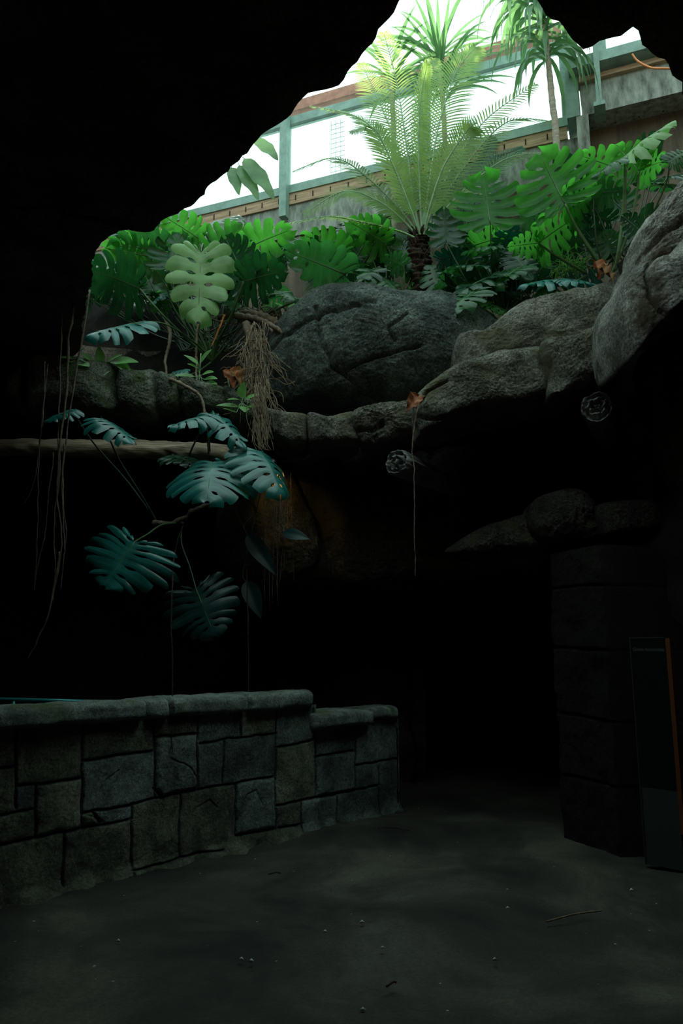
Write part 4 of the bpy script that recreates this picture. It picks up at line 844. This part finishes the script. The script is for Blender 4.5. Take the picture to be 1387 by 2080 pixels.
dracaena([at(1131, 315, 8.3), at(1128, 260, 8.3), at(1121, 200, 8.3), at(1114, 130, 8.3), at(1105, 50, 8.3), at(1085, -20, 8.3)],
         [(at(1114, 130, 8.3), at(1106, 40, 8.3)), (at(1106, 50, 8.3), at(1085, -20, 8.3)), (at(1100, 10, 8.3), at(1050, -30, 8.2))], 98, 'slender dracaena with drooping strap leaves before the glass wall', 5, (.75, 1.25), 4.2, .1)
dracaena([at(905, 480, 9.3), at(905, 350, 9.3), at(900, 220, 9.3), at(892, 140, 9.3)], [(at(892, 150, 9.3), at(893, 105, 9.3)), (at(905, 210, 9.3), at(896, 150, 9.3))], 64, 'dracaena with upright blades rising behind the cycad fronds', 8, (.7, 1.15), 1.0, .55)
dracaena([at(800, 480, 9.5), at(800, 300, 9.5), at(795, 160, 9.5)], [(at(796, 190, 9.5), at(795, 130, 9.5))], 30, 'small spiky dracaena behind the left cycad fronds', 11, (.6, .9), 1.0, .5)
# broad leaf plant at the left top
bp = thing('broad_leaf_plant', at(300, 560, 8.3), 'broad-leaved plant whose pale leaves hang below the ceiling edge at left', 'plant')
mb = MB(); mb.tube(catmull([at(300, 560, 8.3), at(330, 430, 8.0), at(400, 340, 7.8), at(470, 300, 7.6)], 24), .02, 8); mb.build('stem', M['petiole'], bp, True)
for b, e, wr in (((496, 322), (560, 392), .19), ((486, 336), (527, 396), .2), ((520, 282), (566, 316), .26), ((470, 340), (486, 388), .22)):
    simple_leaf(at(*b, 7.5), at(*e, 7.4), (.1, -.9, .4), wr, M['banana'], bp, wav=.02, fold=.1, petiole=[at(470, 300, 7.6)])
# grass-like tuft on the right bed
tf = thing('grass_tuft', at(1150, 545, 7.6), 'tuft of fine grassy leaves in the right bed', 'grass')
for i in range(60):
    an = random.uniform(0, 6.28); blade(at(1150, 552, 7.6) + Vector((random.uniform(-.15, .15), random.uniform(-.1, .1), 0)), Vector((math.cos(an), math.sin(an), 1.4)), random.uniform(.25, .45), .008, 2.2, M['lf_small'], tf, i)

# ------------------------------------------------------------------ roots and vines
def root(pts, r, m, label, name='hanging_root', cat='root', group=None, n=40, wob=.006, seed=0):
    P = catmull([at(*q) for q in pts], n); P = [p + noise.noise_vector(p * 5 + Vector((seed, 0, 0))) * wob * 2 + noise.noise_vector(p * 16) * wob for p in P]
    mb = MB(); R = [r * (1.1 - .6 * i / n) * (1 + .18 * math.sin(i * 1.9 + seed)) for i in range(n)]; mb.tube(P, R, 6)
    return tag(mb.build(name, m, None, True), label, cat, group)
g1 = 'aerial roots hanging from the ceiling edge on the left'
VN = [([(152, 615, 6.2), (140, 680, 6.2), (134, 800, 6.2), (122, 900, 6.2), (116, 1000, 6.2), (124, 1080, 6.2), (120, 1150, 6.2), (100, 1240, 6.2)], .012, 'thickest tan aerial root in the left bundle'),
      ([(182, 590, 6.1), (168, 680, 6.1), (150, 780, 6.1), (135, 880, 6.1), (128, 960, 6.1), (126, 1050, 6.1), (134, 1120, 6.1)], .009, 'aerial root starting at the ceiling corner and slanting left'),
      ([(125, 640, 6.3), (122, 760, 6.3), (118, 860, 6.3), (122, 960, 6.3), (110, 1060, 6.3), (112, 1160, 6.3), (108, 1220, 6.3)], .008, 'straight aerial root just left of the thickest one'),
      ([(92, 735, 6.3), (86, 850, 6.3), (78, 960, 6.3), (76, 1080, 6.3), (70, 1200, 6.3)], .007, 'thin dark aerial root left of the bundle'),
      ([(96, 740, 6.35), (84, 860, 6.35), (72, 966, 6.35), (50, 1024, 6.35)], .006, 'short aerial root with a kinked pale tip'),
      ([(110, 920, 6.25), (96, 1040, 6.25), (84, 1120, 6.25), (70, 1180, 6.25)], .006, 'fine aerial root drifting left of the bundle'),
      ([(120, 1120, 6.2), (112, 1180, 6.2), (98, 1250, 6.2), (72, 1310, 6.2), (56, 1338, 6.2)], .009, 'lowest frayed aerial root tip over the dark enclosure'),
      ([(130, 900, 6.15), (128, 1010, 6.15), (134, 1090, 6.15), (128, 1150, 6.15), (124, 1195, 6.15)], .006, 'thin aerial root on the right of the bundle')]
for k, (p_, r_, lb) in enumerate(VN): root(p_, r_, M['root'], lb, group=g1, seed=k)
root([(868, 800, 6.3), (850, 818, 6.06), (840, 870, 6.0), (838, 920, 6.0), (841, 1000, 6.0), (842, 1100, 6.0), (843, 1172, 6.0)], .006, M['root2'], 'single straight thin root hanging down past the driftwood end', n=60)
root([(500, 1120, 6.9), (503, 1250, 6.6), (505, 1330, 6.55), (504, 1400, 6.5), (506, 1434, 6.45)], .007, M['bark'], 'dark thin root ending on the coping of the stone wall', wob=.003)
root([(372, 1064, 6.88), (356, 1120, 6.4), (350, 1200, 6.0), (349, 1280, 5.9), (350, 1380, 5.85), (349, 1460, 5.8), (350, 1530, 5.75)], .007, M['bark'], 'dark root hanging in front of the stone wall', wob=.003)
root([(330, 768, 6.9), (352, 772, 6.75), (385, 790, 6.7), (408, 808, 6.68), (416, 840, 6.66), (420, 880, 6.7), (424, 922, 6.75)], .018, M['root2'], 'smooth pale root curving over the left ledge blocks', 'surface_root', seed=3)
root([(398, 700, 8.0), (402, 660, 7.9), (398, 720, 7.7), (400, 780, 7.4)], .02, M['root2'], 'short pale root standing behind the ledge', 'surface_root')
root([(338, 650, 7.8), (345, 690, 7.6), (336, 730, 7.5), (338, 765, 7.3)], .022, M['root'], 'upright crooked stem behind the teal leaf', 'surface_root', seed=5)
root([(560, 660, 7.6), (530, 640, 7.6), (500, 636, 7.7), (470, 640, 7.8), (420, 650, 8.0)], .045, M['root'], 'thick creeping stem running left of the boulder top', 'surface_root', seed=7)
root([(480, 640, 7.7), (530, 650, 7.5), (562, 668, 7.3), (580, 682, 7.3)], .035, M['root'], 'thick stem dipping behind the boulder', 'surface_root', seed=8)
root([(500, 660, 7.6), (512, 700, 7.4), (506, 750, 7.3), (512, 800, 7.1), (525, 860, 6.9)], .05, M['root'], 'main gnarled root descending beside the boulder', 'surface_root', seed=9)
root([(590, 640, 7.5), (640, 615, 7.6), (700, 590, 7.8), (740, 575, 7.9)], .016, M['petiole'], 'green creeping stem climbing behind the boulder top', 'surface_root')
root([(310, 1060, 6.9), (345, 1062, 6.85), (385, 1045, 6.8), (415, 1036, 6.8), (446, 1024, 6.85), (470, 1010, 7.1)], .026, M['root'], 'knobbly horizontal woody stem of the hanging monstera', 'woody_stem', 'stem', seed=12, wob=.02)
root([(655, 572, 7.9), (652, 590, 7.8), (648, 606, 7.7)], .009, M['cord'], 'short orange stalk behind the top of the boulder', 'orange_stalk', 'stalk')
root([(455, 640, 7.5), (440, 680, 7.5), (430, 705, 7.5)], .010, M['cord'], 'short orange stalk among the left monstera stems', 'orange_stalk', 'stalk')
# fibrous tangle beside the boulder, nobody could count it
mb = MB(); rs = random.Random(11)
for i in range(170):
    x0 = rs.gauss(522, 11); y0 = rs.uniform(650, 800); Yb = 7.15 + rs.uniform(-.12, .15); pts = []; x = x0; y = y0; ang = rs.gauss(1.6, .5)
    for k in range(6):
        pts.append(at(x, y, Yb - (y - 640) / 260 * .35)); x += math.cos(ang) * rs.uniform(8, 22); y += math.sin(ang) * rs.uniform(8, 26); ang += rs.gauss(0, .5) - (ang - 1.57) * .3
    mb.tube(catmull(pts, 14), rs.uniform(.0025, .006), 4)
for i in range(60):
    x0 = rs.gauss(527, 9); y0 = rs.uniform(770, 860); Ls = rs.uniform(50, 110); mb.tube(catmull([at(x0, y0, 6.65), at(x0 + rs.gauss(3, 6), y0 + Ls * .5, 6.6), at(x0 + rs.gauss(8, 8), min(915, y0 + Ls), 6.6)], 12), rs.uniform(.002, .005), 4)
tag(mb.build('root_tangle', M['root2'], None, True), 'matted tangle of fine tan roots left of the boulder', 'roots', kind='stuff')
mb = MB()
for i in range(60):
    x0 = rs.uniform(470, 600); x1 = x0 + rs.uniform(-60, 60); mb.tube(catmull([at(x0, rs.uniform(618, 655), 7.75), at((x0 + x1) / 2, rs.uniform(622, 665), 7.7), at(x1, rs.uniform(625, 680), 7.75)], 8), rs.uniform(.004, .010), 5)
tag(mb.build('root_mat', M['root'], None, True), 'mat of crossing stems and roots at the left bed edge', 'roots', kind='stuff')
mb = MB()
for i in range(26):
    x0 = rs.uniform(535, 600); mb.tube(catmull([at(x0, 960, 6.95), at(x0 + rs.gauss(0, 4), 1030, 6.93), at(x0 + rs.gauss(0, 8), rs.uniform(1080, 1250), 6.95)], 12), rs.uniform(.0015, .003), 4)
tag(mb.build('hair_roots', M['root'], None, True), 'curtain of hair-thin roots below the ledge in front of the amber rock', 'roots', kind='stuff')

# ------------------------------------------------------------------ dead leaves, litter
def dead(b, e, Y, wr, m, label, dY=-.08):
    t = thing('dead_leaf', at(*b, Y), label, 'dead leaf'); simple_leaf(at(*b, Y), at(*e, Y + dY), (.2, -.9, .4), wr, M[m], t, 'leaf_blade', fold=.9, wav=.10, droop=.2)
    mb = MB(); q = at(*b, Y); mb.tube(catmull([q, q + Vector((-.04, -.01, .03)), q + Vector((-.09, 0, .0))], 6), .003, 5); mb.build('stalk', M['deadleaf2'], t, True)
dead((850, 804), (828, 830), 6.0, .36, 'deadleaf', 'curled rust-brown dead leaf on the ledge by the hanging root')
dead((464, 752), (476, 782), 6.85, .42, 'deadleaf', 'crumpled brown dead leaf beside the root tangle')
dead((474, 752), (492, 776), 6.85, .4, 'deadleaf2', 'ochre dead leaf right of the crumpled brown one')
dead((1214, 546), (1250, 562), 6.85, .34, 'deadleaf2', 'large ochre dead leaf at the foot of the right monstera')
dead((1208, 532), (1222, 562), 6.9, .4, 'deadleaf', 'brown dead leaf at the base of the right monstera stems')
for k, (a, b, lb) in enumerate([((545, 1776), (570, 1774), 'short dark twig on the floor near the wall'), ((768, 1681), (832, 1687), 'long thin twig on the floor at the far end of the wall'), ((785, 2004), (805, 1996), 'small twig on the floor near the bottom edge'), ((1110, 1872), (1220, 1850), 'long pale straw lying on the floor at right')]):
    P, Q = atz(*a, .03), atz(*b, .03); mb = MB(); mb.tube(catmull([P, P.lerp(Q, .5) + Vector((.01, .02, .004)), Q], 8), .005, 6)
    tag(mb.build('twig', M['bark'] if k < 3 else M['root2'], None, True), lb, 'twig')
for x, y, lb in [(735, 1874, 'pale grit chip on the floor halfway between wall and bottom edge'), (777, 1926, 'grit chip below the middle of the floor'), (1005, 1950, 'larger pale chip on the floor at lower right'), (1031, 1845, 'grit chip left of the long pale straw'),
                 (490, 1949, 'left of two neighbouring chips at lower left'), (510, 1953, 'right of two neighbouring chips at lower left'), (660, 1893, 'chip nearest the floor centre'), (737, 2052, 'lowest grit chip near the bottom edge'),
                 (240, 1912, 'chip on the floor below the left part of the stone wall'), (1283, 1809, 'chip on the floor near the sign')]:
    P = atz(x, y, .012); mb = MB(); s = random.uniform(.007, .012)
    mb.tube([P + Vector((-s, 0, 0)), P + Vector((0, s * .3, s * .5)), P + Vector((s * 1.2, 0, 0))], [s * .4, s * .8, s * .3], 6)
    tag(mb.build('grit_chip', M['chip'], None, True), lb, 'grit', 'pale grit chips scattered on the floor')

# ------------------------------------------------------------------ small lamps of the cave
def lamp(loc, aim, power, col, label, size=.04, spot=60):
    t = thing('spot_light', loc, label, 'lamp'); d = (Vector(aim) - Vector(loc)).normalized(); mb = MB(); L_ = Vector(loc)
    mb.tube([L_ - d * .10, L_ - d * .01], [.03, .04], 12); mb.build('housing', M['black_panel'], t, True)
    ld = bpy.data.lights.new('bulb', 'SPOT'); ld.energy = power; ld.color = col; ld.spot_size = math.radians(spot); ld.spot_blend = .6; ld.shadow_soft_size = .02
    lo = bpy.data.objects.new('bulb', ld); C.objects.link(lo); lo.parent = t; lo.location = (0, 0, 0) + d * .02 if False else d * .02; lo.rotation_euler = (-d).to_track_quat('Z', 'Y').to_euler()
lamp(at(556, 950, 6.75), at(578, 1030, 7.35), 9, (1, .62, .18), 'small amber spotlight tucked behind the hanging leaves', spot=70)
lamp(Vector((2.62, 5.2, 2.0)), Vector((2.5, 5.55, .3)), .2, (1, .35, .1), 'small warm lamp on the cave wall beside the sign', spot=70)
